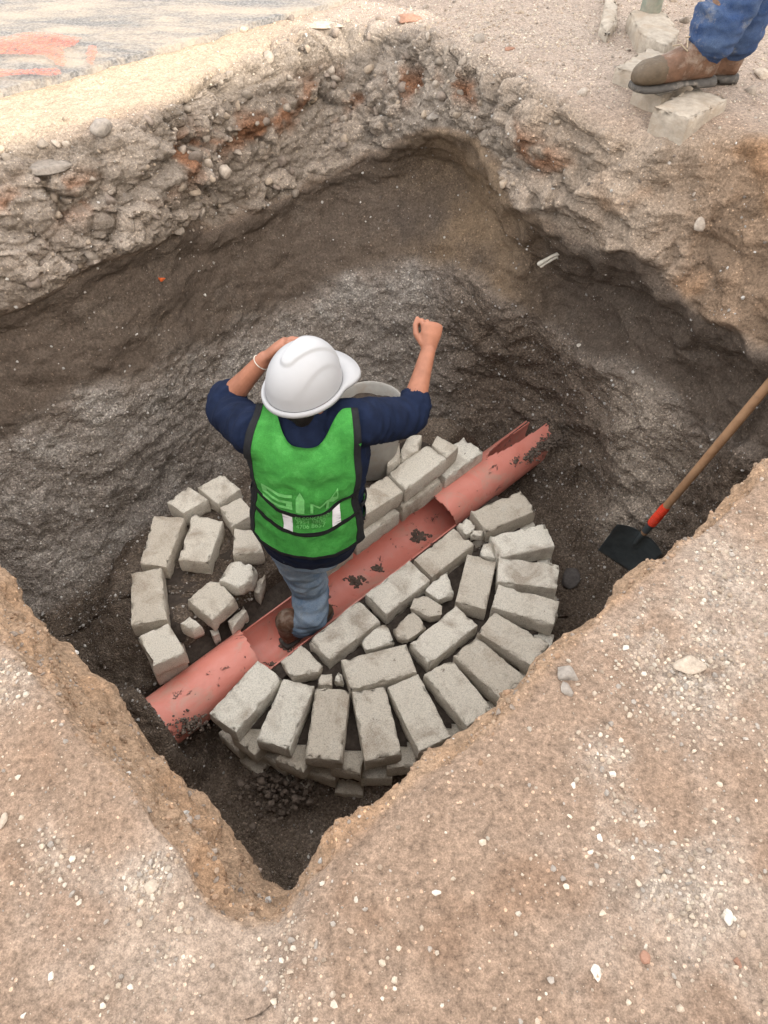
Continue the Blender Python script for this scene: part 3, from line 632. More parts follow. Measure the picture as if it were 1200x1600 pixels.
shards = [q4(r5, [(205, 620), (345, 760), (310, 800), (140, 830), (68, 735)]), q4(r5, [(735, 490), (795, 610), (600, 670), (570, 605), (680, 510)]), q4(r5, [(905, 405), (990, 515), (870, 600), (800, 580), (768, 525)]),
    q4(r5, [(985, 315), (1090, 385), (1085, 440), (1010, 460), (880, 400), (905, 330)]), q4(r3, [(240, 45), (285, 190), (180, 230), (90, 170), (170, 85)]),
    q4(r4, [(355, 232), (418, 272), (400, 320), (350, 345), (292, 280)]), q4(r4, [(395, 308), (475, 318), (468, 352), (375, 345)]), q4(r4, [(455, 392), (515, 390), (542, 492), (438, 462)]),
    q4(r1, [(720, 130), (800, 128), (800, 205), (695, 205)]), q4(r1, [(830, 110), (862, 110), (872, 180), (805, 180)])]
def w3(pts, z): return [PZ(u, v, z) for u, v in pts]
ring = tag(empty('brick_wall', (-0.02, 1.87, -1.8)), 'half-round wall of pale concrete bricks on the near side of the red pipe', 'brick wall')
C0 = np.array([-0.02, 1.87]); angs = []; rads = []
sd = 1
for t in ring_top:
    p = w3(t, ZR); brick(p, 0.098, ring, seed=sd); sd += 1
    c = sum(p)[:2] / 4 - C0; angs.append(math.atan2(c[1], c[0])); rads.append(np.hypot(*c))
for t in inner_top: brick(w3(t, ZR + random.uniform(-.004, .004)), 0.098, ring, seed=sd); sd += 1
for k, t in enumerate(shards): brick(w3(t, ZR + (0.004, -0.02, -0.012, -0.006, -0.004, -0.004, -0.012, -0.022, -0.016, -0.004)[k]), 0.06 if k else 0.085, ring, 'brick_fragment', sd, rough=1.7, taper=0.12); sd += 1
angs = np.unwrap(angs)
def radial_brick(ang, rad, z, dr=0.0, parent=ring, ln=0.28, wd=0.14):
    global sd
    d = np.array([math.cos(ang), math.sin(ang)]); t = np.array([-d[1], d[0]]); c = C0 + d * (rad + dr); a2 = random.uniform(-.05, .05); d = d * math.cos(a2) + t * math.sin(a2); t = np.array([-d[1], d[0]])
    brick([np.array([*(c + d * sx * ln / 2 + t * sy * wd / 2), z]) for sx, sy in ((-1, -1), (1, -1), (1, 1), (-1, 1))], 0.097, parent, seed=sd); sd += 1
for k in range(1, 4):
    for i in range(len(angs) - (k % 2)):
        a = angs[i] if k % 2 == 0 else (angs[i] + angs[i + 1]) / 2
        rr = rads[i] if k % 2 == 0 else (rads[i] + rads[i + 1]) / 2
        radial_brick(a, rr, ZR - 0.108 * k, random.uniform(-.012, .012) + (0.014, 0.002, 0.012)[k - 1], wd=random.uniform(.118, .132))
def mortar_sheet(name, poly, z, parent, amp=0.012, step=0.02, mtl='mortar', soft=0.0):
    """lumpy bed of mortar inside an outline (world xy), a closed slab"""
    P = np.array([p[:2] for p in poly]); mn, mx = P.min(0), P.max(0); xs_ = np.arange(mn[0], mx[0], step); ys_ = np.arange(mn[1], mx[1], step)
    A, B = np.meshgrid(xs_, ys_); q = np.stack([A.ravel(), B.ravel()], 1); ins = np.zeros(len(q), bool); n = len(P)
    for i in range(n):
        a, b = P[i], P[(i + 1) % n]; cnd = (a[1] > q[:, 1]) != (b[1] > q[:, 1])
        ins ^= cnd & (q[:, 0] < (b[0] - a[0]) * (q[:, 1] - a[1]) / (b[1] - a[1] + 1e-12) + a[0])
    ins = ins.reshape(A.shape); q3 = np.stack([q[:, 0], q[:, 1], q[:, 0] * 0], 1)
    zz = (z + amp * fbm(q3, 9, 4, 77) + amp * 0.5 * perlin(q3, 45, 78)).reshape(A.shape); V = []; Fc = []; idm = {}
    if soft:
        de = np.full(len(q), 9.0)
        for i in range(n):
            a, b = P[i], P[(i + 1) % n]; ab = b - a; t = np.clip(((q - a) @ ab) / (ab @ ab), 0, 1); de = np.minimum(de, np.linalg.norm(q - a - t[:, None] * ab, axis=1))
        zz = zz - (0.13 * (1 - sstep(de, 0, soft))).reshape(A.shape)
    def vid(i, j, top):
        k = (i, j, top)
        if k not in idm: idm[k] = len(V); V.append((A[i, j], B[i, j], zz[i, j] if top else z - (0.2 if soft else 0.06)))
        return idm[k]
    cell = ins[:-1, :-1] & ins[1:, :-1] & ins[:-1, 1:] & ins[1:, 1:]
    for i, j in zip(*np.where(cell)):
        Fc.append([vid(i, j, 1), vid(i, j + 1, 1), vid(i + 1, j + 1, 1), vid(i + 1, j, 1)])
        for (di, dj, e1, e2) in ((-1, 0, (i, j), (i, j + 1)), (1, 0, (i + 1, j + 1), (i + 1, j)), (0, -1, (i + 1, j), (i, j)), (0, 1, (i, j + 1), (i + 1, j + 1))):
            ii, jj = i + di, j + dj
            if not (0 <= ii < cell.shape[0] and 0 <= jj < cell.shape[1]) or not cell[ii, jj]: Fc.append([vid(*e1, 0), vid(*e2, 0), vid(*e2, 1), vid(*e1, 1)])
    return mesh_obj(name, V, Fc, M[mtl], parent)
arc = [C0 + (np.interp(a, angs, rads) + 0.085) * np.array([math.cos(a), math.sin(a)]) for a in np.linspace(angs[0], angs[-1], 40)]
inn = [PZ(u, v, ZR)[:2] for u, v in ((742, 838), (660, 885), (560, 955), (470, 1010), (440, 1045))]
for k in range(3): mortar_sheet('mortar', arc + inn, ZR - 0.103 - 0.108 * k + 0.006, ring, 0.012)
# left group
lw = tag(empty('brick_wall', (-0.9, 1.95, -1.5)), 'loose curved row of pale concrete bricks left of the worker', 'brick wall')
lows = tag  # (alias unused)
Ltops = [(q4(r7, [(160, 340), (355, 352), (240, 665), (70, 640)]), ZL), (q4(r7, [(400, 325), (595, 375), (505, 635), (310, 620)]), ZL + .01), (q4(r6, [(95, 140), (290, 100), (325, 430), (95, 470)]), ZL),
    (q4(r6, [(180, 510), (330, 448), (442, 630), (225, 730), (132, 540)][1:4] + [(240, 690), (132, 540)]), ZL - .005), (q4(r7, [(240, 258), (375, 155), (505, 238), (345, 328)]), ZL + .012), (q4(r7, [(430, 165), (592, 78), (705, 175), (560, 270)]), ZL + .025),
    (q4(r7, [(570, 290), (705, 225), (800, 330), (645, 412)]), ZL + .015), (q4(r7, [(660, 420), (800, 430), (850, 570), (652, 590)]), ZL + .005)]
for t, z in Ltops: brick(w3(t, z), 0.10, lw, seed=sd); sd += 1
for t, z, h in ((q4(r6, [(445, 305), (590, 188), (660, 195), (748, 295), (605, 435)]), ZL - .01, .085), (q4(r6, [(645, 185), (715, 65), (790, 60), (880, 105), (850, 190), (770, 225)]), ZL, .085), (q4(r6, [(402, 458), (465, 405), (540, 465), (478, 495)]), ZL - .01, .09)):
    brick(w3(t, z), h, lw, 'brick_fragment', sd, rough=1.6, taper=-0.08); sd += 1
for t, z in ((q4(r6, [(700, 440), (800, 340), (825, 375), (725, 500)]), ZL - .115), (q4(r6, [(860, 250), (905, 140), (940, 150), (900, 285)]), ZL - .11), (q4(r6, [(590, 500), (640, 480), (650, 520), (610, 540)]), ZL - .14), (q4(r6, [(170, 600), (420, 560), (440, 690), (250, 790)]), ZL - .112), (q4(r7, [(160, 420), (330, 440), (250, 735), (100, 690)]), ZL - .115)):
    brick(w3(t, z), 0.09, lw, seed=sd, rough=1.3); sd += 1
# far row
fwl = tag(empty('brick_wall', (0.0, 2.45, -1.45)), 'short straight row of concrete bricks behind the worker beyond the pipe', 'brick wall')
for t, z in ((q4(r8, [(590, 175), (715, 265), (450, 465), (345, 350)]), ZF), (q4(r8, [(340, 368), (440, 470), (175, 640), (70, 520)]), ZF - .004), (q4(r8, [(650, 117), (788, 190), (715, 262), (618, 180)]), ZF), (q4(r8, [(330, 190), (420, 160), (420, 270), (340, 320)]), ZF + .01), (q4(r8, [(62, 530), (165, 650), (-60, 790), (-170, 670)]), ZF - .006)):
    brick(w3(t, z), 0.10, fwl, seed=sd); sd += 1
brick(w3(q4(r8, [(480, 95), (560, 120), (535, 215), (440, 265), (405, 245)]), ZF + .01), 0.09, fwl, 'brick_fragment', sd, rough=1.7); sd += 1
for s0 in (0.0, 0.30, 0.60, 0.9):
    a = PZ(520 + 650 * 0 - 20 + 0, 865, ZF - .11); a = a + PDIR * s0; d = PDIR[:2]; t = PPER[:2]
    brick([np.array([*(a[:2] + d * x * 0.14 + t * y * 0.07), ZF - .112]) for x, y in ((-1, -1), (1, -1), (1, 1), (-1, 1))], 0.10, fwl, seed=sd); sd += 1
# mortar beds of the benches
mortar_sheet('mortar', [PZ(*p, -1.5) for p in ((255, 1010), (215, 960), (215, 900), (260, 780), (350, 740), (420, 760), (440, 860), (405, 925), (345, 970), (290, 1005))], -1.495, lw, 0.022, soft=0.10)
mortar_sheet('mortar', [PZ(*p, -1.43) for p in ((450, 830), (540, 720), (640, 670), (700, 690), (660, 715), (600, 755), (540, 790), (470, 840))], -1.435, fwl, 0.012, soft=0.06)

# ------------------------------------------------------------------ sewer pipe
def pipe():
    L1 = float((PB - PA) @ PDIR); s0, s1 = -0.47, L1 + 0.98; ns, nf = 420, 112; up = np.array([0, 0, 1.0])
    V = []; keep = {}
    ss = np.linspace(s0, s1, ns); ff = np.linspace(0, 2 * math.pi, nf, endpoint=False)
    Vo = np.array([[PA + PDIR * s + (PPER * math.cos(f) + up * math.sin(f)) * PR for f in ff] for s in ss]).reshape(-1, 3)
    Vi = np.array([[PA + PDIR * s + (PPER * math.cos(f) + up * math.sin(f)) * (PR - 0.0065) for f in ff] for s in ss]).reshape(-1, 3)
    cell = np.zeros((ns - 1, nf), bool)
    for i in range(ns - 1):
        sm = (ss[i] + ss[i + 1]) / 2
        for k in range(nf):
            fm = (ff[k] + math.pi / nf) % (2 * math.pi); top = math.sin(fm) > 0.02
            jag = 0.02 * math.sin(fm * 3 + 1)
            # right mouth leans back a little, left stub ends square
            cell[i, k] = not (top and sm > 0.0 + 0.02 * math.cos(fm) and sm < L1 - 0.03 * math.sin(fm))
            # broken far end: a bite out of the crown
            e = L1 + 0.80 - 0.42 * max(0, 1 - ((fm - 1.25) / 0.5) ** 2) ** .6 - 0.12 * max(0, 1.0 - fm) + 0.012 * math.sin(fm * 23) + 0.012 * math.sin(fm * 41)
            if sm > e and top: cell[i, k] = False
    n0 = ns * nf; Fc = []
    for i in range(ns - 1):
        for k in range(nf):
            if not cell[i, k]: continue
            k2 = (k + 1) % nf; a, b, c, d = i * nf + k, i * nf + k2, (i + 1) * nf + k2, (i + 1) * nf + k
            Fc.append([a, d, c, b]); Fc.append([a + n0, b + n0, c + n0, d + n0])
            if i == 0 or not cell[i - 1, k]: Fc.append([a, b, b + n0, a + n0])
            if i == ns - 2 or not cell[i + 1, k]: Fc.append([c, d, d + n0, c + n0])
            if not cell[i, k - 1]: Fc.append([d, a, a + n0, d + n0])
            if not cell[i, k2]: Fc.append([b, c, c + n0, b + n0])
    V = np.concatenate([Vo, Vi]); o = mesh_obj('sewer_pipe', V, Fc, M['pvc'], None, True)
    bm = bmesh.new(); bm.from_mesh(o.data); bmesh.ops.delete(bm, geom=[v for v in bm.verts if not v.link_faces], context='VERTS'); bm.to_mesh(o.data); bm.free()
    o.data.set_sharp_from_angle(angle=math.radians(40))
    tag(o, 'salmon red plastic sewer pipe with its crown cut open between the brick rows', 'pipe')
pipe()

def bench(name, side, a0, a1, width, z0, z1, parent):
    """mortar fillet hugging the outside of the channel wall"""
    na, nw_ = 160, 16; A, B = np.meshgrid(np.linspace(a0, a1, na), np.linspace(0, 1, nw_)); d = PR + 0.001 + B * width
    P = PA + A[..., None] * PDIR + (side * d)[..., None] * PPER; fl = P.reshape(-1, 3).copy(); fl[:, 2] = 0
    P[..., 2] = z0 + (z1 - z0) * sstep(B, 0, 1) + (B > 0.01) * (0.014 * fbm(fl, 9, 4, 12) + 0.006 * perlin(fl, 45, 13)).reshape(A.shape)
    P = np.concatenate([P[:1] * np.array([1, 1, 0]) + np.array([0, 0, -1.8]), P, P[-1:] * np.array([1, 1, 0]) + np.array([0, 0, -1.8])]); nw_ += 2
    i = np.arange(nw_ - 1)[:, None]; j = np.arange(na - 1)[None, :]; a = i * na + j
    mesh_obj(name, P.reshape(-1, 3), np.stack([a, a + na, a + na + 1, a + 1] if side < 0 else [a, a + 1, a + na + 1, a + na], -1).reshape(-1, 4), M['mortar'], parent)
bench('mortar', 1, -0.22, float((PB - PA) @ PDIR) + 0.45, 0.17, -1.628, -1.56, fwl); bench('mortar', -1, -0.1, float((PB - PA) @ PDIR) + 0.3, 0.08, -1.628, -1.60, ring)

# ------------------------------------------------------------------ lumps, rocks, stones
def rock_geo(r, seed, sub=3, planes=14, soft=0.06):
    rg = np.random.default_rng(seed); bm = bmesh.new(); bmesh.ops.create_icosphere(bm, subdivisions=sub, radius=1.0); bm.verts.index_update()
    V = np.array([v.co[:] for v in bm.verts]); Fc = [[v.index for v in f.verts] for f in bm.faces]; bm.free()
    for _ in range(planes):
        n = rg.normal(size=3); n /= np.linalg.norm(n); d = rg.uniform(0.5, 0.85); k = V @ n; V = V - np.where(k > d, k - d, 0)[:, None] * n
    V += V * (soft * fbm(V + seed, 3.0, 3, seed))[:, None]
    return V * np.array(r), Fc
def rotm(rg): 
    q = rg.normal(size=4); q /= np.linalg.norm(q); w, x, y, z = q
    return np.array([[1 - 2 * (y * y + z * z), 2 * (x * y - z * w), 2 * (x * z + y * w)], [2 * (x * y + z * w), 1 - 2 * (x * x + z * z), 2 * (y * z - x * w)], [2 * (x * z - y * w), 2 * (y * z + x * w), 1 - 2 * (x * x + y * y)]])
bvh = BVHTree.FromPolygons([tuple(v) for v in PT[int(np.searchsorted(S, 2.3)) * NC:]], (grid_faces(int(np.searchsorted(S, 2.3)), NR - 1) - int(np.searchsorted(S, 2.3)) * NC)[:].tolist())
def hit(u, v):
    d = ray(u, v); r = bvh.ray_cast(Vector(CAM), Vector(d).normalized())
    return np.array(r[0]) if r[0] is not None else PZ(u, v, 0), (np.array(r[1]) if r[1] is not None else np.array([0, 0, 1.]))
def pxm(p): zc = (p - CAM)[1] * math.cos(TH) - (p - CAM)[2] * math.sin(TH); return zc / FPX       # metres per photo pixel at p
def place_rock(name, u, v, w, hgt, label, cat, mtl, seed, flat=0.75, yaw=0.0, sink=0.35, group=None, planes=14):
    p, n = hit(u, v); k = pxm(p); V, Fc = rock_geo((w * k / 2, hgt * k / 2 / 0.8, flat * min(w, hgt) * k / 2), seed, 3, planes)
    c, s = math.cos(yaw), math.sin(yaw); V = V @ np.array([[c, s, 0], [-s, c, 0], [0, 0, 1]]); zmin = V[:, 2].min()
    return tag(mesh_obj(name, V + p + np.array([0, 0, -zmin * (1 - 2 * sink)]), Fc, M[mtl]), label, cat, group)
for a in ((1137, 1432, 17, 26, 'whitish oblong pebble on the bare soil at the right of the foreground', 'white_rock'), (931, 1521, 18, 22, 'pale rounded pebble, lowest of the large stones near the bottom edge', 'white_rock'), (1007, 1499, 20, 20, 'reddish brown lump of earth beside a pale pebble in the foreground', 'red_rock'),
    (1152, 1504, 15, 14, 'small reddish stone near the lower right corner', 'red_rock'), (937, 1310, 12, 11, 'small pale stone left of the gravel drift', 'white_rock'), (956, 1210, 13, 11, 'white stone in the line of gravel above the drift', 'white_rock'), (896, 1227, 11, 9, 'pale stone at the left end of the gravel line', 'white_rock'),
    (682, 1395, 15, 10, 'flat pale stone below the near corner of the pit, on bare soil', 'white_rock'), (977, 1012, 12, 11, 'cream pebble just outside the right pit edge', 'white_rock'), (237, 1386, 32, 22, 'broken cream stone among gravel on the left foreground soil', 'tan_rock'), (520, 1554, 14, 12, 'brown pebble at the bottom centre of the foreground', 'tan_rock'),
    (80, 1525, 12, 12, 'pale pebble in the lower left corner', 'white_rock'), (37, 1587, 9, 9, 'white pebble on the bottom edge at far left', 'white_rock'), (4, 1285, 14, 24, 'pale stone cut by the left edge of the picture', 'tan_rock')):
    place_rock('pebble', a[0], a[1], a[2], a[3], a[4], 'pebble', a[5], a[0], 0.8)
for a in ((1075, 1040, 62, 36, 'large tan clod on the gravelly bank at the right', 'tan_rock', .6), (885, 1052, 42, 34, 'grey broken clod perched on the right pit edge beside the bricks', 'grey_rock', .7), (884, 1078, 24, 26, 'pale grey crumbling lump below the clod on the right pit edge', 'grey_rock', .7),
    (60, 262, 132, 44, 'flat grey slab of broken ground sticking out of the far left wall', 'grey_rock', .35), (160, 200, 42, 50, 'grey block of hard earth standing on the left rim', 'grey_rock', .8),
    (505, 42, 72, 26, 'flat sunlit slab lying on the rim at the top', 'tan_rock', .4), (380, 48, 22, 18, 'small sunlit stone on the sandy rim', 'tan_rock', .8), (678, 184, 34, 24, 'grey angular stone lying on the ledge of the far rim', 'grey_rock', .6),
    (640, 32, 50, 26, 'crumbling rust red clod on the top rim', 'red_rock', .5), (797, 77, 26, 12, 'small rusty brown stone on the pale far ground', 'red_rock', .6), (905, 540, 10, 8, 'small pale stone in the dark alcove on the right', 'white_rock', .8), (890, 905, 36, 38, 'dark pitted stone leaning against the right brick wall', 'dark_rock', .8),
    (1190, 118, 26, 30, 'tan clod behind the standing man at the right edge', 'tan_rock', .8)):
    place_rock('rock', a[0], a[1], a[2], a[3], a[4], 'rock', a[5], a[0] + 5, a[6], planes=22)
LUMP = [rock_geo((1, 1, 1), 300 + k, 2, 8, 0.18) for k in range(24)]
def lumps(name, spots, parent, mtl, seed, kind='stuff'):
    """crumbs of soil joined into one heap"""
    rg = np.random.default_rng(seed); V = []; Fc = []
    for p, r in spots:
        g, f = LUMP[int(rg.integers(len(LUMP)))]; g = g * np.array([r, r * rg.uniform(.7, 1.1), r * rg.uniform(.5, .8)]); o = len(V); V += list(g @ rotm(rg).T * np.array([1, 1, .8]) + p); Fc += [[i + o for i in q] for q in f]
    o = mesh_obj(name, V, Fc, M[mtl], parent); o['kind'] = kind; return o
sp = []
for k in range(170):
    t = random.random(); a = np.array([random.gauss(0, 1), random.gauss(0, 1)]) * 0.045
    c = PZ(400 + t * 80, 1235 + random.gauss(0, 12) + (0.5 - t) * 10, -1.77); sp.append((c + np.array([a[0], a[1], random.uniform(-.01, .045)]), random.uniform(.004, .02)))
tag(lumps('soil_heap', sp, None, 'mud', 3), 'dark damp crumbs of soil heaped at the foot of the near brick wall', 'soil')
sp = []
for (u, v, w, n) in ((655, 838, 22, 230), (590, 888, 14, 80), (556, 908, 22, 180), (450, 1010, 18, 120), (430, 1040, 16, 90)):
    for k in range(n):
        ang_ = random.uniform(0, 6.283); q_ = math.sqrt(random.random()) * (.62 + .2 * math.sin(ang_ * 3 + u) + .16 * math.sin(ang_ * 7 + v)); uu, vv = u + w * q_ * math.cos(ang_), v + w * .62 * q_ * math.sin(ang_); d = ray(uu, vv); best = None       # on the bottom of the channel
        o_ = CAM - PA; dp = d - PDIR * (d @ PDIR); op = o_ - PDIR * (o_ @ PDIR); A_, B_, C_ = dp @ dp, 2 * dp @ op, op @ op - 0.108 ** 2; D_ = B_ * B_ - 4 * A_ * C_
        if D_ < 0: continue
        p = CAM + d * ((-B_ + math.sqrt(D_)) / (2 * A_))
        if p[2] < -1.62: sp.append((p, random.uniform(.003, .009)))
tag(lumps('mud_crumbs', sp, None, 'mud', 4), 'crumbs of wet mud lying in the open pipe channel', 'mud')
sp = []
for (u, v, z, w, n) in ((822, 706, -1.54, 10, 260), (800, 718, -1.53, 6, 80), (846, 692, -1.53, 9, 200), (868, 684, -1.52, 8, 160), (248, 1118, -1.53, 18, 260), (290, 1128, -1.56, 14, 160), (212, 1108, -1.52, 10, 100)):
    for k in range(n * 2): sp.append((PZ(u + random.gauss(0, w), v + random.gauss(0, w * .5), z) + np.array([0, 0, random.uniform(-.03, .008)]), random.uniform(.003, .010)))
tag(lumps('loose_soil', sp, None, 'mud', 5), 'loose gravelly soil slumped over both buried ends of the pipe', 'soil')
# scattered gravel, far too much to count
def scatter(name, n, weight, rmin, rmax, palette, seed, label, sub=1, sinkf=0.4):
    rg = np.random.default_rng(seed); w = weight.copy(); area = np.ones(len(w)); g = PT.reshape(NR, NC, 3)
    a1 = np.linalg.norm(np.roll(g, -1, 1) - g, axis=2); a2 = np.linalg.norm(np.gradient(g, axis=0), axis=2); w = w * (a1 * a2).ravel(); w /= w.sum()
    ids = rg.choice(len(w), n, p=w); shapes = []
    for k in range(8):
        V, Fc = rock_geo((1, rg.uniform(.65, 1), rg.uniform(.5, .85)), 100 + k, sub, 9); shapes.append((V, np.array(Fc)))
    VV = []; FF = []; CC = []; o = 0
    r = rmin * (rmax / rmin) ** (rg.random(n) ** 3.2)
    for k in range(n):
        V, Fc = shapes[k % 8]; v = (V * r[k]) @ rotm(rg).T + PT[ids[k]] + rg.normal(size=3) * 0.003 * 0 + np.array([0, 0, r[k] * (0.5 - sinkf)])
        VV.append(v); FF.append(Fc + o); o += len(V); c = palette[rg.integers(len(palette))] * rg.uniform(.75, 1.2); CC.append(np.repeat(np.clip(c, 0, .8)[None], len(V), 0))
    ob = mesh_obj(name, np.concatenate(VV), np.concatenate(FF), M['stone'], None, sub > 1, np.concatenate(CC)); tag(ob, label, 'gravel', kind='stuff')
pl = [np.array(c) for c in ((.46, .39, .31), (.4, .33, .26), (.54, .48, .4), (.34, .265, .2), (.35, .31, .27), (.5, .42, .33))]
pg = [np.array(c) for c in ((.42, .40, .37), (.33, .3, .27), (.24, .21, .185), (.52, .5, .47), (.17, .14, .12))]
view = (near_r & (np.abs(proj(np.where(near_r[:, None], PT, np.array([0, 2, 0.])))[0] - 600) < 720)).astype(float)
gw = view * w_ground * (s_ > 2.2) * (0.07 + 3.4 * drift + 0.6 * topr + 0.12 * sstep(n2, 0.1, 0.6))
scatter('ground_gravel', 36000, gw * (1 + 2.0 * (P0[:, 1] < 1.7)), 0.0013, 0.0085, pl, 21, 'pale gravel and pebbles strewn over the bare ground round the pit', 1)
scatter('wall_gravel', 11000, view * (1.2 * w_grav + 0.25 * w_rub + 0.22 * w_clay + 0.5 * w_near * 0.2), 0.0025, 0.012, pg, 22, 'grey gravel bedded in the pit walls', 1, 0.4)
scatter('edge_crumbs', 3500, view * (1 - fw_) * np.exp(-((s_ - 4.25) / 0.3) ** 2), 0.002, 0.010, [np.array(c) for c in ((.3, .205, .14), (.33, .24, .17), (.26, .17, .11), (.28, .23, .19))], 25, 'crumbling clods of tan earth along the near edges of the pit', 1, 0.5)
scatter('floor_gravel', 7000, view * w_floor, 0.002, 0.011, pg, 23, 'dark gravel on the floor of the pit', 1, 0.4)
scatter('rubble', 700, view * (w_rub * (1 - 0.8 * sstep(P0[:, 0], 0.3, 0.8)) + 0.25 * topr), 0.008, 0.04, [np.array(c) for c in ((.27, .23, .19), (.33, .27, .21), (.22, .18, .15), (.36, .31, .26))], 24, 'broken lumps of hard earth in the upper layer of the far wall', 2, 0.45)

# ------------------------------------------------------------------ bucket
def bucket():
    c = np.array([-0.075, 2.56]); zb, zt = -1.43, -1.03; root = tag(empty('bucket', (c[0], c[1], zb)), 'grey mortar bucket standing behind the worker, filled near the brim', 'bucket')
    prof = [(0.0, 0.0), (0.118, 0.0), (0.126, 0.012), (0.150, 0.31), (0.158, 0.315), (0.158, 0.33), (0.152, 0.345), (0.155, 0.375), (0.163, 0.388), (0.163, 0.40), (0.155, 0.402), (0.148, 0.392), (0.141, 0.31), (0.14, 0.30)]
    ns = 64; V = []; Fc = []
    for r, z in prof:
        for k in range(ns): a = 2 * math.pi * k / ns; V.append((c[0] + r * math.cos(a), c[1] + r * math.sin(a), zb + z))
    for i in range(len(prof) - 1):
        for k in range(ns): k2 = (k + 1) % ns; Fc.append([i * ns + k, i * ns + k2, (i + 1) * ns + k2, (i + 1) * ns + k])
    o = mesh_obj('shell', V, Fc, M['bucket'], root); o.data.set_sharp_from_angle(angle=math.radians(50))
    V = []; Fc = []; nr = 14
    for i in range(nr + 1):
        for k in range(ns): a = 2 * math.pi * k / ns; r = 0.147 * i / nr; V.append((c[0] + r * math.cos(a), c[1] + r * math.sin(a), 0))
    V = np.array(V); V[:, 2] = zb + 0.345 + 0.02 * fbm(V, 9, 4, 3) + 0.008 * perlin(V, 50, 4)
    for i in range(nr):
        for k in range(ns): k2 = (k + 1) % ns; Fc.append([i * ns + k, (i + 1) * ns + k, (i + 1) * ns + k2, i * ns + k2])
    mesh_obj('mortar', V, Fc, M['mortar'], root)
    hp = [np.array([c[0] + 0.168 * math.cos(t), c[1] - 0.03 + 0.02 * math.sin(t), zb + 0.36 - 0.12 * math.sin(t)]) for t in np.linspace(0, math.pi, 20)]
    mesh_obj('handle', *loft(hp, [0.003] * 20, sides=8), M['steel'], root)
bucket()

# ------------------------------------------------------------------ shovel
def shovel():
    T = hit(966, 880)[0] + np.array([0, 0, .012]); T = T - ray(966, 880) * .02; Hn = hit(1200, 600)[0]; Hn = Hn + (CAM - Hn) / np.linalg.norm(CAM - Hn) * .09; ax = (Hn - T) / np.linalg.norm(Hn - T)
    side = np.cross(ax, np.array([0, 0, 1.0])); side /= np.linalg.norm(side); nrm = np.cross(side, ax)
    # turn the blade about its own axis so that its face looks up at the viewer
    view_ = (CAM - T) / np.linalg.norm(CAM - T); vp = view_ - ax * (view_ @ ax); vp /= np.linalg.norm(vp)
    nrm = vp * 0.93 + side * 0.30; nrm -= ax * (nrm @ ax); nrm /= np.linalg.norm(nrm); side = np.cross(nrm, ax)
    root = tag(empty('shovel', T), 'square-blade shovel with long wooden handle leaning in the right corner of the pit', 'shovel')
    nu, nv = 24, 30; top = []; 
    def bl(u, v, off):
        w = 0.118 + 0.006 * v; L_ = 0.285; x = u * w; y = v * L_ - (0.03 * (1 - u * u) if v < 0.05 else 0)
        sh = 1 - 0.0; yy = 0.0 + v * L_ * (1 - 0.07 * abs(u) ** 3) - 0.012 * (1 - u * u) * (1 - v)
        cup = 0.030 * u * u * (0.4 + 0.6 * v) + 0.022 * v * v
        rib = 0.016 * math.exp(-(u / 0.16) ** 2) * max(0, v - 0.45) / 0.55
        return T + side * x + ax * yy + nrm * (cup - rib * -1.0 + off)
    V = [bl(-1 + 2 * i / nu, j / nv, 0.0012) for j in range(nv + 1) for i in range(nu + 1)] + [bl(-1 + 2 * i / nu, j / nv, -0.0012) for j in range(nv + 1) for i in range(nu + 1)]
    n0 = (nu + 1) * (nv + 1); Fc = []
    for j in range(nv):
        for i in range(nu):
            a = j * (nu + 1) + i; Fc.append([a, a + 1, a + nu + 2, a + nu + 1]); Fc.append([a + n0, a + nu + 1 + n0, a + nu + 2 + n0, a + 1 + n0])
    for j in range(nv):
        for i in (0, nu): a = j * (nu + 1) + i; b = a + nu + 1; Fc.append([a, b, b + n0, a + n0] if i == 0 else [b, a, a + n0, b + n0])
    for i in range(nu):
        for j in (0, nv): a = j * (nu + 1) + i; Fc.append([a, a + n0, a + 1 + n0, a + 1])
    mesh_obj('blade', V, Fc, M['steel'], root)
    P = lambda s, o=0.0: T + ax * s + nrm * (0.026 + o)
    mesh_obj('socket', *loft([P(0.20, -.004), P(0.26, 0.0), P(0.32, 0.004), P(0.42, 0.004)], [0.010, 0.014, 0.018, 0.019], sides=16), M['steel'], root)
    mesh_obj('handle', *loft([P(0.30, .004), P(0.6, .004), P(1.0, .007), P(1.35, .004), P(1.50, .004)], [0.0165, 0.0185, 0.0190, 0.0185, 0.017], sides=20), M['wood'], root)
    tp = []; tr = []
    for k in range(60):
        s = 0.375 + 0.125 * k / 59; tp.append(P(s, .004)); tr.append(0.0205 + 0.0022 * math.sin(k * 1.3) + 0.001 * math.sin(k * 3.7))
    mesh_obj('tape_wrap', *loft(tp, tr, sides=20), M['red_tape'], root)
shovel()

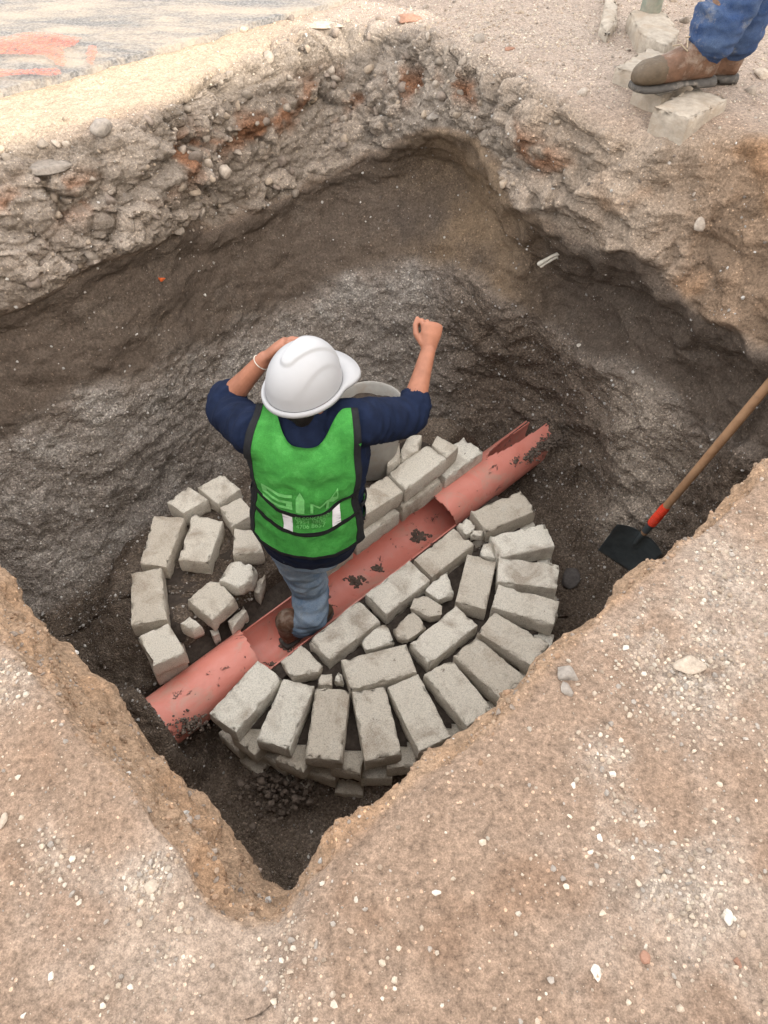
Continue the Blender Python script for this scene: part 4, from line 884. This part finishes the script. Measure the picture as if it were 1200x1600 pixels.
# ------------------------------------------------------------------ people
def boot(parent, heel, toe, z, seed, shaft=0.11, mt='boot'):
    h = np.array([*heel[:2], z]); d = np.array([*(toe - heel)[:2], 0.0]); Ln = np.linalg.norm(d); d /= Ln; r = np.array([d[1], -d[0], 0]); up = np.array([0, 0, 1.0]); k = Ln / 0.30
    def ring(x, w, zb, zt, n=20):
        out = []
        for i in range(n):
            a = 2 * math.pi * i / n; cx = math.cos(a); sx = math.sin(a); e = 0.75
            out.append(h + d * x * k + r * w * k * np.sign(cx) * abs(cx) ** e + up * k * ((zb + zt) / 2 + (zt - zb) / 2 * np.sign(sx) * abs(sx) ** e))
        return out
    def rings(lst):
        V = []; Fc = []; n = 20
        for q in lst: V += ring(*q)
        for i in range(len(lst) - 1):
            for j in range(n): j2 = (j + 1) % n; Fc.append([i * n + j, i * n + j2, (i + 1) * n + j2, (i + 1) * n + j])
        Fc.append(list(range(n))[::-1]); Fc.append([(len(lst) - 1) * n + j for j in range(n)]); return V, Fc
    hz = 1.0 if shaft < .1 else 1.15
    up1 = rings([(q0, q1, q2, q3 * hz) for q0, q1, q2, q3 in [(0.012, .018, .03, .085), (0.02, .034, .026, .12), (.05, .039, .024, .135), (.10, .039, .024, .125), (.14, .040, .024, .105), (.18, .045, .022, .088), (.22, .048, .022, .078), (.255, .045, .022, .072), (.28, .034, .024, .06), (.293, .016, .028, .046)]])
    sh = loft([h + d * .055 * k + up * .07, h + d * .052 * k + up * (.12), h + d * .05 * k + up * (.12 + shaft)], [(.052, .044), (.054, .046), (.058, .052)], right=d, sides=20)
    V, Fc = fuse([up1, sh], 0.006, 5); Nn = vnormals(V, Fc); V = V + Nn * (0.003 * fbm(V + seed, 18, 3, seed))[:, None]
    t = (V - h) @ d / k; f = t[Fc].mean(1); b = mesh_obj('boot', V, Fc[f <= 0.222], M[mt], parent)
    cap = mesh_obj('toe_cap', V + Nn * 0.0012, Fc[f > 0.205], M['boot_dark'], None); cap.data.transform(Matrix.Translation(-parent.location)); cap.parent = b
    so = rings([(.002, .022, .0, .030), (.008, .036, .0, .030), (.05, .040, .0, .030), (.075, .039, .0, .029), (.082, .038, .012, .029), (.13, .039, .012, .028), (.15, .042, .003, .028), (.18, .046, .001, .027), (.22, .0495, .0, .026), (.26, .046, .0, .026), (.284, .034, .004, .027), (.297, .014, .010, .027)])
    o = mesh_obj('sole', so[0], so[1], M['sole'], None, True); o.data.transform(Matrix.Translation(-parent.location)); o.parent = b
    for i, x in enumerate((.07, .085, .10, .118, .136, .155)):
        zt = np.interp(x, [.05, .10, .14, .18, .22], [.150, .134, .114, .094, .082]) * hz + .004
        pts = [h + d * (x + .012 * sg * (1 if i % 2 else -1)) * k + r * sg * .024 * k + up * k * (zt - .010 * abs(sg)) for sg in (-1, -.5, 0, .5, 1)]
        l = mesh_obj('lace', *loft(pts, [0.0028] * 5, sides=8), M['lace'], None); l.data.transform(Matrix.Translation(-parent.location)); l.parent = b
    return h + d * .055 * k + up * .13
def limb_interp(pts, n):
    P = np.array(pts, float); t = np.linspace(0, len(P) - 1, n); return [np.array([np.interp(x, range(len(P)), P[:, k]) for k in range(3)]) for x in t]
def wrinkle(V, Fc, amp, seed, sc=(18, 18, 40)):
    Nn = vnormals(V, Fc); return V + Nn * (amp * (fbm(V * np.array(sc) / 18., 18, 3, seed) + 0.7 * (0.5 - np.abs(perlin(V * np.array(sc) / 18., 11, seed + 9)) * 2)))[:, None]
def fold(V, Fc, amp, seed, segs):
    Nn = vnormals(V, Fc); best = np.full(len(V), 9.0); Q = V * np.array([10, 10, 14.])
    for a, b in segs:
        d = (b - a) / np.linalg.norm(b - a); t = (V - a) @ d; per = V - a - t[:, None] * d; r = np.linalg.norm(per, axis=1) + np.maximum(0, -t) * 2 + np.maximum(0, t - np.linalg.norm(b - a)) * 2
        m = r < np.minimum(best, .13); best = np.where(m, r, best); Q = np.where(m[:, None], per * 9 + (t * 26)[:, None] * d + 5, Q)
    w = perlin(Q + 0.6 * perlin(Q, .7, seed + 3)[:, None], 1.0, seed); w2 = perlin(Q, 2.1, seed + 5)
    return V + Nn * (amp * (1.2 * (0.35 - np.abs(w)) * 1.6 + 0.35 * (0.3 - np.abs(w2))))[:, None]
def finger(base, dirs, lens, r0, r1):
    P = [np.array(base, float)]
    for d, l in zip(dirs, lens): d = np.array(d, float); P.append(P[-1] + d / np.linalg.norm(d) * l)
    n = len(P); return loft(P, [r0 + (r1 - r0) * i / (n - 1) for i in range(n)], sides=12)
def hand(wrist, fwd, palm, curl=1.0, sc=1.0, side=1):
    """wrist point, fwd = towards the knuckles, palm = palm normal; returns volumes. side +1: thumb towards cross(palm, fwd)"""
    f = np.array(fwd, float); f /= np.linalg.norm(f); p = np.array(palm, float); p -= f * (p @ f); p /= np.linalg.norm(p); s = np.cross(p, f) * side
    w = np.array(wrist, float); out = [loft([w - f * .01, w + f * .03 * sc, w + f * .06 * sc, w + f * .088 * sc], [(.026 * sc, .019 * sc), (.033 * sc, .019 * sc), (.040 * sc, .018 * sc), (.040 * sc, .014 * sc)], right=s, sides=18)]
    for k, (o, L_) in enumerate(((.030, .074), (.010, .084), (-.010, .078), (-.030, .060))):
        b = w + f * (.085 - .004 * k) * sc + s * o * sc; d1 = f * math.cos(.9 * curl) + p * math.sin(.9 * curl) + s * o * 1.5; a2 = (1.9 + .1 * k) * curl; a3 = (2.9 + .05 * k) * curl
        d2 = f * math.cos(a2) + p * math.sin(a2); d3 = f * math.cos(a3) + p * math.sin(a3)
        out.append(finger(b - f * .012, [d1, d2, d3], [L_ * .52 * sc, L_ * .34 * sc, L_ * .26 * sc], .0098 * sc, .0076 * sc))
    b = w + f * .022 * sc + s * .026 * sc + p * .004
    out.append(finger(b, [f * .75 + s * .65 + p * .25, f * 1.0 + s * .1 + p * .45, f * 1.0 - s * .35 + p * .5], [.04 * sc, .032 * sc, .026 * sc], .0125 * sc, .0085 * sc))
    return out
def head_parts(hc, fw, up):
    r = np.cross(fw, up); pt = lambda x, y, z: hc + r * x + fw * y + up * z
    sk = loft([pt(0, -.01, -.07), pt(0, 0, -.02), pt(0, -.002, .04), pt(0, -.005, .085)], [(.060, .075), (.072, .092), (.076, .096), (.06, .075)], right=r, sides=24)
    jaw = loft([pt(0, .045, -.105), pt(0, .05, -.07), pt(0, .045, -.03)], [(.034, .03), (.05, .04), (.055, .045)], right=r, sides=18)
    nose = loft([pt(0, .088, .01), pt(0, .108, -.025), pt(0, .108, -.034)], [.009, .014, .013], sides=12)
    brow = loft([pt(-.045, .078, .028), pt(0, .092, .03), pt(.045, .078, .028)], [.011, .011, .011], sides=10)
    lip = loft([pt(-.022, .088, -.068), pt(0, .096, -.067), pt(.022, .088, -.068)], [.007, .010, .007], sides=10)
    ears = []
    for sg in (-1, 1): ears.append(loft([pt(sg * .076, -.008, -.035), pt(sg * .084, -.016, -.005), pt(sg * .084, -.018, .022)], [(.010, .016), (.009, .02), (.008, .014)], right=r, sides=12))
    return [sk, jaw, nose, brow, lip] + ears
def eyes(hc, fw, up, parent):
    r = np.cross(fw, up)
    for sg in (-1, 1):
        c = hc + r * sg * .032 + fw * .083 + up * .008; mesh_obj('eye', *ball(c, .011), M['helmet'], parent); mesh_obj('pupil', *ball(c + fw * .0085, .005), M['hair'], parent)
def unit(v): v = np.array(v, float); return v / np.linalg.norm(v)

def worker():
    p0 = np.array([-0.285, 1.765, -0.895]); p1 = np.array([-0.262, 1.815, -0.425])
    yaw = math.radians(4); fw = np.array([math.sin(yaw), math.cos(yaw), 0]); upv = unit(p1 - p0); rt = unit(np.cross(fw, upv)); fw = unit(np.cross(upv, rt))
    root = tag(empty('person', (-0.33, 1.72, -1.73)), 'person in white hard hat and green vest standing in the pit with one fist raised', 'person')
    Ls, Le, Lw = PY(396, 676, 1.80), PY(347, 634, 1.99), PY(414, 560, 2.0); Lk = PY(447, 531, 2.02)
    Rs, Re, Rw = PY(560, 660, 1.80), PY(641, 652, 1.96), PY(669, 548, 2.12); Rk = PY(676, 508, 2.17)
    hyaw = math.radians(38); hf = unit([math.sin(hyaw), math.cos(hyaw), -0.06]); hr = unit(np.cross(hf, [0, 0, 1])); hu = unit(np.cross(hr, hf)); hc = PY(476, 611, 1.84)
    nk = p1 + upv * 0.02
    core = [loft([p0 - upv * .02, p0 + upv * .2, p0 + upv * .36, p1 - upv * .04], [(.12, .09), (.12, .085), (.13, .09), (.075, .06)], right=rt), loft([p1 - upv * .07, nk, hc - hu * .06 - hf * .02], [.066, .060, .058], sides=18)]
    core += head_parts(hc, hf, hu)
    for (s, e, w, k, sd_, rolled) in ((Ls, Le, Lw, Lk, 1, 0), (Rs, Re, Rw, Rk, -1, 1)):
        core.append(loft(limb_interp([s, e], 5), [.042, .041, .040, .040, .040], sides=18))
        m1 = e * .7 + w * .3; core.append(loft([e, e * .85 + w * .15, m1, e * .4 + w * .6, w], [.041, .0435, .043, .034, .0265], sides=18))
    core += hand(Rw, Rk - Rw, unit(np.array([-0.25, 0.75, -0.35])), 0.92, 1.0, -1)
    core += hand(Lw, Lk - Lw, unit(np.array([0.75, -0.2, -0.5])), 0.42, 1.0, -1)
    # legs inside the jeans
    bdir = unit(np.array([0.72, 0.69, 0])); heel = PZ(441, 1010, -1.72); ank = heel + bdir * .07 + np.array([0, 0, .10])
    hipL = p0 - rt * .09 - upv * .06; hipR = p0 + rt * .09 - upv * .06
    kneeL = PY(484, 915, 1.82); shinL = PY(487, 962, 1.72); heelR = np.array([-0.30, 2.18, -1.50]); kneeR = np.array([-0.25, 2.0, -1.14])
    ankR = heelR + np.array([.05, .06, .11])
    core.append(loft([hipL, kneeL, ank], [.07, .05, .035])); core.append(loft([hipR, kneeR, ankR], [.07, .05, .035]))
    V, Fc = fuse(core, 0.0034, 2); mesh_obj('body', V, Fc, M['skin'], root); eyes(hc, hf, hu, root)
    # hair at the nape
    hv = [loft([hc - hf * .035 - hu * .095 + hr * x, hc - hf * .055 - hu * .03 + hr * x, hc - hf * .05 + hu * .03 + hr * x], [.034, .046, .05], sides=16) for x in (-.034, 0, .034)]
    V, Fc = fuse(hv, .006, 3); V = wrinkle(V, Fc, .002, 5, (60, 60, 20)); mesh_obj('hair', V, Fc, M['hair'], root)
    # shirt
    def tor(t): return p0 + upv * (t * 0.475)
    tt = [-.16, -.08, .05, .25, .5, .72, .86, .95, 1.02]; ra = [.196, .203, .199, .194, .204, .214, .200, .152, .085]; rb = [.142, .146, .138, .126, .128, .130, .114, .092, .072]
    sh = [loft([tor(t) for t in tt], list(zip(ra, rb)), right=rt, sides=40)]
    for (s, e, w, inw) in ((Ls, Le, Lw, rt), (Rs, Re, Rw, -rt)):
        a = s + inw * .045 - upv * .01; c1 = e * .94 + w * .06; c2 = e * .80 + w * .20
        sh.append(loft([a, s, s * .5 + e * .5, e * .9 + s * .1, c1, c2], [.080, .079, .073, .069, .065, .060], sides=24)); sh.append(loft([e * .88 + w * .12, e * .79 + w * .21], [.064, .063], sides=24, cap=False))
    sh.append(loft([p1 - upv * .05, p1 - upv * .005 - fw * .005], [.074, .066], right=rt, sides=24, cap=False))
    V, Fc = fuse(sh, 0.0075, 4); V = fold(V, Fc, .011, 7, [(Ls, Le), (Rs, Re)]); mesh_obj('shirt', V, Fc, M['navy'], root)
    tree = BVHTree.FromPolygons(V.tolist(), Fc.tolist())
    # vest panels hugging the shirt
    nu, nw = 64, 72
    def build(sgn):
        Gd = np.zeros((nw + 1, nu + 1, 3)); Dr = np.zeros_like(Gd)
        for j in range(nw + 1):
            for i in range(nu + 1):
                u = -1 + 2 * i / nu; w = j / nw
                tb = -.10 + .05 * u * u; ttp = (.86 if sgn < 0 else .66) + (.15 if sgn < 0 else .14) * float(sstep(abs(u), .22, .78)); t = tb + (ttp - tb) * w
                kf = float(sstep(t, .15, .75)); hw = np.interp(t, [-.1, .3, .55, .8, 1.05], [.21, .212, .19, .168, .155])
                ph = u * math.radians(78 * (1 - kf) + 16 * kf); be = float(sstep(t, .78, 1.02)) * 1.15
                c = tor(t) + rt * (u * hw * kf); d = (rt * math.sin(ph) + fw * sgn * math.cos(ph)) * math.cos(be) + upv * math.sin(be); d = unit(d)
                h = tree.ray_cast(Vector(c + d * .45), Vector(-d), .46); a = np.interp(t, tt, ra) + .004; b = np.interp(t, tt, rb) + .004
                rr = 1 / math.sqrt((math.sin(ph) / a) ** 2 + (math.cos(ph) / b) ** 2) * (1 - kf) + kf * .05
                r = max(rr, (0.45 - h[3]) if h[0] is not None else 0)
                Gd[j, i] = c + d * (r + .010); Dr[j, i] = d
        for _ in range(7):
            Q = Gd.copy(); Q[1:-1, 1:-1] = (Gd[:-2, 1:-1] + Gd[2:, 1:-1] + Gd[1:-1, :-2] + Gd[1:-1, 2:]) / 4; Q[0, 1:-1] = (Gd[0, :-2] + Gd[0, 2:]) / 2; Q[-1, 1:-1] = (Gd[-1, :-2] + Gd[-1, 2:]) / 2; Q[1:-1, 0] = (Gd[:-2, 0] + Gd[2:, 0]) / 2; Q[1:-1, -1] = (Gd[:-2, -1] + Gd[2:, -1]) / 2; Gd = Q
        for j in range(nw + 1):
            for i in range(nu + 1):
                h = tree.ray_cast(Vector(Gd[j, i] + Dr[j, i] * .12), Vector(-Dr[j, i]), .132)
                if h[0] is not None: Gd[j, i] = np.array(h[0]) + Dr[j, i] * .012
        for _ in range(2):
            Q = Gd.copy(); Q[1:-1, 1:-1] = (Gd[:-2, 1:-1] + Gd[2:, 1:-1] + Gd[1:-1, :-2] + Gd[1:-1, 2:]) / 4; Gd = Q
        fl = Gd.reshape(-1, 3); Gd = Gd + Dr * (.0065 * fbm(fl * np.array([1, 1, .6]), 9, 4, 3) + .002 * fbm(fl, 30, 2, 4) + .004).reshape(nw + 1, nu + 1)[..., None]
        return Gd, Dr
    def surf(Gd, Dr, u, w, off):
        x = np.clip((np.asarray(u) + 1) / 2 * nu, 0, nu - 1e-6); y = np.clip(np.asarray(w) * nw, 0, nw - 1e-6); i = x.astype(int); j = y.astype(int); fx = (x - i)[..., None]; fy = (y - j)[..., None]
        b = lambda A: (A[j, i] * (1 - fx) + A[j, i + 1] * fx) * (1 - fy) + (A[j + 1, i] * (1 - fx) + A[j + 1, i + 1] * fx) * fy
        return b(Gd) + b(Dr) * off
    def sheet(name, Gd, Dr, U, W, off, th, mtl, parent):
        A = surf(Gd, Dr, U, W, off); B = surf(Gd, Dr, U, W, off - th); nj, ni = U.shape; V = np.concatenate([A.reshape(-1, 3), B.reshape(-1, 3)]); n0 = nj * ni; Fc = []
        for j in range(nj - 1):
            for i in range(ni - 1):
                a = j * ni + i; Fc.append([a, a + 1, a + ni + 1, a + ni]); Fc.append([a + n0, a + ni + n0, a + ni + 1 + n0, a + 1 + n0])
        for i in range(ni - 1):
            for j in (0, nj - 1): a = j * ni + i; Fc.append([a, a + n0, a + 1 + n0, a + 1])
        for j in range(nj - 1):
            for i in (0, ni - 1): a = j * ni + i; Fc.append([a, a + ni, a + ni + n0, a + n0])
        return mesh_obj(name, V, Fc, M[mtl], parent)
    def sub(o, par): o.data.transform(Matrix.Translation(-root.location)); o.parent = par; return o
    for sgn in (-1, 1):
        Gd, Dr = build(sgn); U, W = np.meshgrid(np.linspace(-1, 1, nu + 1), np.linspace(0, 1, nw + 1)); vest = sheet('vest', Gd, Dr, U, W, 0, .002, 'vest', root)
        n_ = 60; wv = np.linspace(0, 1, n_); uv = np.linspace(-1, 1, n_)
        for sg in (-1, 1):
            Ub = sg * np.stack([np.full(n_, 1.0), np.full(n_, .935), np.full(n_, .87)]) ; sub(sheet('binding', Gd, Dr, Ub.T, np.stack([wv] * 3).T, .0026, .004, 'binding', None), vest)
        sub(sheet('binding', Gd, Dr, np.stack([uv] * 3), np.stack([np.full(n_, 0.0), np.full(n_, .012), np.full(n_, .024)]), .003, .005, 'binding', None), vest)
        if sgn > 0: continue
        def wb(u, base, tilt, sag): return base + tilt * u + sag * u * u
        for base, tilt, sag in ((.455, .028, .060), (.255, .020, .055)):
            c = wb(uv, base, tilt, sag); sub(sheet('band', Gd, Dr, np.stack([uv] * 3), np.stack([c - .016, c, c + .016]), .0035, .005, 'binding', None), vest)
        for (ua, ub) in ((-.34, -.17), (.50, .64)):
            us_ = np.linspace(ua, ub, 8); lo = wb(us_, .255, .020, .055) + .014; hi = wb(us_, .455, .028, .060) - .014; k = np.linspace(0, 1, 20)[:, None]
            sub(sheet('reflective_strip', Gd, Dr, np.repeat(us_[None], 20, 0), lo * (1 - k) + hi * k, .0022, .002, 'reflective', None), vest)
        # printed marks
        def text(body, u0, w0, size, sx=1.0, slope=0.0, sh=0.0):
            cu = bpy.data.curves.new('t', 'FONT'); cu.body = body; cu.size = 1.0; cu.resolution_u = 3; ob = bpy.data.objects.new('t', cu); col.objects.link(ob)
            dg = bpy.context.evaluated_depsgraph_get(); me = bpy.data.meshes.new_from_object(ob.evaluated_get(dg)); bm = bmesh.new(); bm.from_mesh(me); bmesh.ops.triangulate(bm, faces=bm.faces[:]); bmesh.ops.subdivide_edges(bm, edges=[e for e in bm.edges if e.calc_length() > .25], cuts=2); bmesh.ops.triangulate(bm, faces=bm.faces[:])
            xy = np.array([v.co[:2] for v in bm.verts]); bm.verts.index_update(); Fc = [[v.index for v in f.verts] for f in bm.faces]; bm.free(); bpy.data.objects.remove(ob)
            u = u0 + xy[:, 0] * size * sx; w = w0 + xy[:, 1] * size * .62 + slope * (u - u0)
            sub(mesh_obj('printed_text', surf(Gd, Dr, u, w, .0042), Fc, M['print'], None, False), vest)
        text('M', .10, .50, .24, 1.9, .05); text('DE CONCRETO', -.12, .415, .075, 1.05, .05); text('3954 3800', -.11, .365, .10, 1.15, .05); text('4706 8657', -.11, .315, .10, 1.15, .05)
        for poly in ([(-.10, .49), (-.10, .625), (-.03, .705), (.04, .635), (.04, .495)], [(.40, .60), (.56, .68), (.58, .56), (.5, .55)], [(-.70, .598), (-.16, .66), (-.16, .628), (-.70, .572)], [(-.70, .571), (-.60, .580), (-.60, .555), (-.70, .546)], [(-.70, .545), (-.16, .592), (-.16, .564), (-.70, .522)], [(-.26, .555), (-.16, .563), (-.16, .535), (-.26, .530)], [(-.70, .500), (-.16, .534), (-.16, .506), (-.70, .480)]):
            P_ = np.array(poly); u = []; w = []
            n = len(P_)
            for k in range(n):
                for t in np.linspace(0, 1, 6)[:-1]: q = P_[k] * (1 - t) + P_[(k + 1) % n] * t; u.append(q[0]); w.append(q[1])
            bm = bmesh.new(); bm.faces.new([bm.verts.new(v) for v in surf(Gd, Dr, np.array(u), np.array(w), .003)]); bmesh.ops.triangulate(bm, faces=bm.faces[:]); sub(bm_obj('printed_mark', bm, M['print'], None, False), vest)
    # side straps
    for sg in (-1, 1):
        for t in (.12, .3):
            c = tor(t); a = np.interp(t, tt, ra) + .016; b = np.interp(t, tt, rb) + .016
            pts = [c + rt * sg * a * math.cos(x) + fw * b * math.sin(x) for x in np.linspace(-.35, .6, 10)]; mesh_obj('side_strap', *loft(pts, [(.012, .003)] * 10, right=upv, sides=12), M['binding'], root)
    # jeans
    jn = [loft([p0 - upv * .13, p0 - upv * .05, p0 + upv * .06], [(.155, .125), (.17, .135), (.165, .125)], right=rt, sides=30)]
    jn.append(loft([hipL, hipL * .5 + kneeL * .5, kneeL, kneeL * .5 + shinL * .5, shinL, shinL * .55 + (ank + np.array([0, 0, -.02])) * .45], [.104, .094, .083, .078, .074, .073], sides=26)); jn.append(loft([hipR, kneeR, ankR + np.array([0, 0, .02])], [.102, .078, .07], sides=26))
    V, Fc = fuse(jn, .007, 3); V = wrinkle(V, Fc, .009, 15, (11, 11, 34)); mesh_obj('jeans', V, Fc, M['denim'], root)
    boot(root, heel, heel + bdir * .30, -1.725, 3, .06); boot(root, heelR, heelR + np.array([.12, .27, 0]), -1.51, 4, .06)
    # bracelet
    bt = unit(Lw - Le); bc = Lw - bt * .022; e1 = unit(np.cross(bt, [0, 0, 1])); e2 = np.cross(bt, e1)
    mesh_obj('bracelet', *loft([bc + e1 * .030 * math.cos(a) + e2 * .030 * math.sin(a) for a in np.linspace(0, 2 * math.pi, 24)], [.0016] * 24, sides=8, cap=False), M['bone'], root)
    # hard hat
    hh = empty('tmp_hat', hc); bpy.data.objects.remove(hh); nu2, nv2 = 192, 90; top = hc + hu * .03
    hfw = unit(hf * math.cos(.12) + hu * math.sin(.12)); huu = unit(np.cross(hr, hfw)); V = []; Fc = []
    def shell(a, k):
        th = k * math.pi / 2; x = math.sin(a); y = math.cos(a); R0 = .113; R1 = .137
        cr = math.cos(th) ** .86 if th < math.pi / 2 - 1e-6 else 0; px, py, pz = R0 * x * cr, R1 * y * cr, .138 * math.sin(th) ** .98
        # moulded ridges running back to front
        sg = lambda d, w: 1 / (1 + math.exp(max(-40, min(40, d / w)))); up_ = float(sstep(pz, .02, .04))
        d1 = math.hypot(px, min(0, py + .05)) - (.024 + .20 * max(0, py + .05)); d2 = math.hypot(px, min(0, py + .045) * .8) - (.082 + .03 * max(0, py + .045))
        lift = (.0105 * sg(d1, .0012) + .008 * sg(d2, .0014)) * up_
        return px, py, pz + lift
    for j in range(nv2 + 1):
        for i in range(nu2): a = 2 * math.pi * i / nu2; x, y, z = shell(a, j / nv2); V.append(top + hr * x + hfw * y + huu * z)
    for j in range(nv2):
        for i in range(nu2): i2 = (i + 1) % nu2; Fc.append([j * nu2 + i, j * nu2 + i2, (j + 1) * nu2 + i2, (j + 1) * nu2 + i])
    hat = mesh_obj('hard_hat', V, Fc, M['helmet'], root)
    V = []; Fc = []; ringp = [(0.0, -.002, 1), (.006, .004, 1), (.013, .003, 1), (.016, -.004, 1), (.016, -.012, 1), (.010, -.014, 1), (-.004, -.012, 1)]
    for (o, z, _) in ringp:
        for i in range(nu2):
            a = 2 * math.pi * i / nu2; x, y = math.sin(a), math.cos(a); pk = float(sstep(y, .35, 1.0)); rr = o + (.055 * pk if o > .008 else 0); rw = 1
            px, py = .113 * x, .137 * y; n2_ = unit([x / .113, y / .137, 0]); V.append(top + hr * (px + n2_[0] * rr) + hfw * (py + n2_[1] * rr) + huu * (z - .022 * pk * (rr / .07)))
    m_ = len(ringp)
    for j in range(m_ - 1):
        for i in range(nu2): i2 = (i + 1) % nu2; Fc.append([j * nu2 + i, (j + 1) * nu2 + i, (j + 1) * nu2 + i2, j * nu2 + i2])
    sub(mesh_obj('brim', V, Fc, M['helmet'], None), hat)
    # inner liner closes the shell from below
    V = [top + hr * .105 * math.sin(a) + hfw * .128 * math.cos(a) - huu * .004 for a in np.linspace(0, 2 * math.pi, 48, endpoint=False)]; sub(mesh_obj('liner', V, [list(range(48))], M['binding'], None), hat)
worker()

def stander():
    z = 0.215; toe = PZ(1000, 142, z); heel = PZ(1112, 132, z); zl = 0.165; heel2 = PZ(1150, 128, zl); d = unit(toe - heel); toe2 = heel2 + unit(d + np.array([.0, .25, 0])) * .30
    toe = heel + d * .335; root = tag(empty('person', (heel[0], heel[1], zl)), 'person seen from the knees down in muddy blue jeans and brown work boots', 'person')
    r = np.array([d[1], -d[0], 0]); up = np.array([0, 0, 1.0]); a1 = boot(root, heel, toe, z, 11, .12); a2 = boot(root, heel2, toe2, zl, 12, .12)
    k1 = PY(1142, 8, a1[1] + .02); k1 = k1 + (k1 - a1) * .35
    mid = (a1 + a2) / 2; hip = mid - d * .13 + np.array([0, 0, .80]); k2 = a2 - d * .06 + np.array([-.02, 0, .42])
    h1 = hip - r * .0 + unit(a1 - a2) * .09; h2 = hip - unit(a1 - a2) * .09; neck = hip + np.array([0, 0, .55]); hc = neck + np.array([0, 0, .16]) + d * .03
    core = [loft([hip, neck], [(.11, .09), (.08, .07)], right=unit(a1 - a2)), loft([neck - up * .05, hc], [.06, .058]), loft([h1, k1, a1], [.06, .03, .03]), loft([h2, k2, a2], [.06, .03, .03])] + head_parts(hc, d, up)
    sw = unit(np.cross(d, up))
    arms = []
    for sg in (-1, 1):
        s = neck - up * .06 + sw * sg * .19; e = s - up * .28 + sw * sg * .05; w = e + up * .06 + d * .23; arms.append((s, e, w)); core.append(loft([s, e, w], [.042, .038, .027])); core += hand(w, w - e, -sw * sg, .45, 1, 1 if sg > 0 else -1)
    V, Fc = fuse(core, .006, 3); mesh_obj('body', V, Fc, M['skin'], root); eyes(hc, d, up, root)
    V, Fc = fuse([loft([hc - d * .03 - up * .03, hc - d * .02 + up * .06, hc + d * .02 + up * .07], [.07, .078, .07])], .008, 3); mesh_obj('hair', V, Fc, M['hair'], root)
    sh = [loft([hip - up * .06, hip + up * .15, hip + up * .38, neck - up * .05, neck], [(.18, .13), (.175, .12), (.195, .125), (.15, .10), (.075, .07)], right=sw, sides=30)] + [loft([s - sw * 0, e, e * .8 + w * .2], [.072, .06, .056]) for s, e, w in arms]
    V, Fc = fuse(sh, .009, 4); V = wrinkle(V, Fc, .005, 3); mesh_obj('shirt', V, Fc, M['navy'], root)
    jn = [loft([hip - up * .08, hip + up * .06], [(.16, .12), (.165, .12)], right=sw, sides=26)]
    for h, k, a in ((h1, k1, a1), (h2, k2, a2)): jn.append(loft([h, k, k * .45 + a * .55, a + up * .10, a + up * .03 - d * .006], [.10, .088, .086, .086, .084], sides=26))
    V, Fc = fuse(jn, .007, 3); V = wrinkle(V, Fc, .010, 23, (11, 11, 30)); mesh_obj('jeans', V, Fc, M['denim_blue'], root)
stander()
# bricks beside and under the boots
def px4(pts): return [(900 + x / 4, y / 4) for x, y in pts]
def slab(c_px, dir_px, L_, W_, z, h, lab, near=1):
    global sd
    a = PZ(*c_px, z); e = PZ(*dir_px, z) - a; e = e / np.linalg.norm(e); f = np.array([-e[1], e[0], 0]) * near
    b = brick([a, a + e * L_, a + e * L_ + f * W_, a + f * W_], h, None, 'concrete_brick', sd, 'dusty_concrete', rough=1.2); sd += 1; tag(b, lab, 'brick')
slab((961, 104), (1010, 74), .27, .14, .205, .14, 'dusty concrete brick at the toe of the brown boot, left of the three', -1)
slab((990, 135), (1040, 112), .24, .125, .195, .14, 'half-buried concrete brick between two others under the boot', -1)
slab((1077, 186), (1133, 157), .26, .145, .205, .15, 'pale concrete brick nearest the pit under the heel of the brown boot', 1)
b = brick(w3(px4([(195, -60), (262, -40), (262, 130), (200, 200), (150, 150)]), 0.19), .12, None, 'concrete_brick', sd, 'dusty_concrete', rough=2.0); tag(b, 'broken pale concrete piece standing on edge near the top of the picture', 'brick'); sd += 1
b = brick(w3(px4([(330, 60), (530, 30), (650, 180), (640, 230), (560, 290), (400, 200)]), 0.22), .14, None, 'concrete_block', sd, 'dusty_concrete', rough=2.2); tag(b, 'broken concrete block heaped with dirt at the foot of the grey-green post', 'block'); sd += 1
pp = PZ(1014, 25, .20); mesh_obj('tmp', *loft([pp - np.array([0, 0, .1]), pp + np.array([.01, .03, .35]), pp + np.array([.03, .08, .9])], [.045, .042, .040], sides=20), M['post'])
po = bpy.data.objects['tmp']; po.name = 'wooden_post'; tag(po, 'weathered grey-green post rising from a broken block at the top edge', 'post')
# small finds
p, n = hit(861, 403); a, b = PY(843, 412, p[1] - .04), PY(880, 393, p[1] - .02); pts = limb_interp([a, (a + b) / 2 + np.array([0, 0, .006]), b], 7)
V, Fc = loft(pts, [.011, .009, .0075, .007, .0075, .009, .010], sides=12); V2, F2 = loft([q + np.array([.01, 0, -.012]) for q in pts[:5]], [.008, .006, .006, .006, .005], sides=12); o = len(V)
tag(mesh_obj('root_stub', list(V) + list(V2), Fc + [[i + o for i in f] for f in F2], M['bone']), 'short pale bone-like root end sticking out under the overhang', 'root')
p, n = hit(251, 437); V, Fc = rock_geo((.022, .01, .012), 77, 3, 10); tag(mesh_obj('plastic_scrap', V + p + n * .008, Fc, M['orange']), 'tiny orange scrap stuck in the dark clay of the left wall', 'scrap')
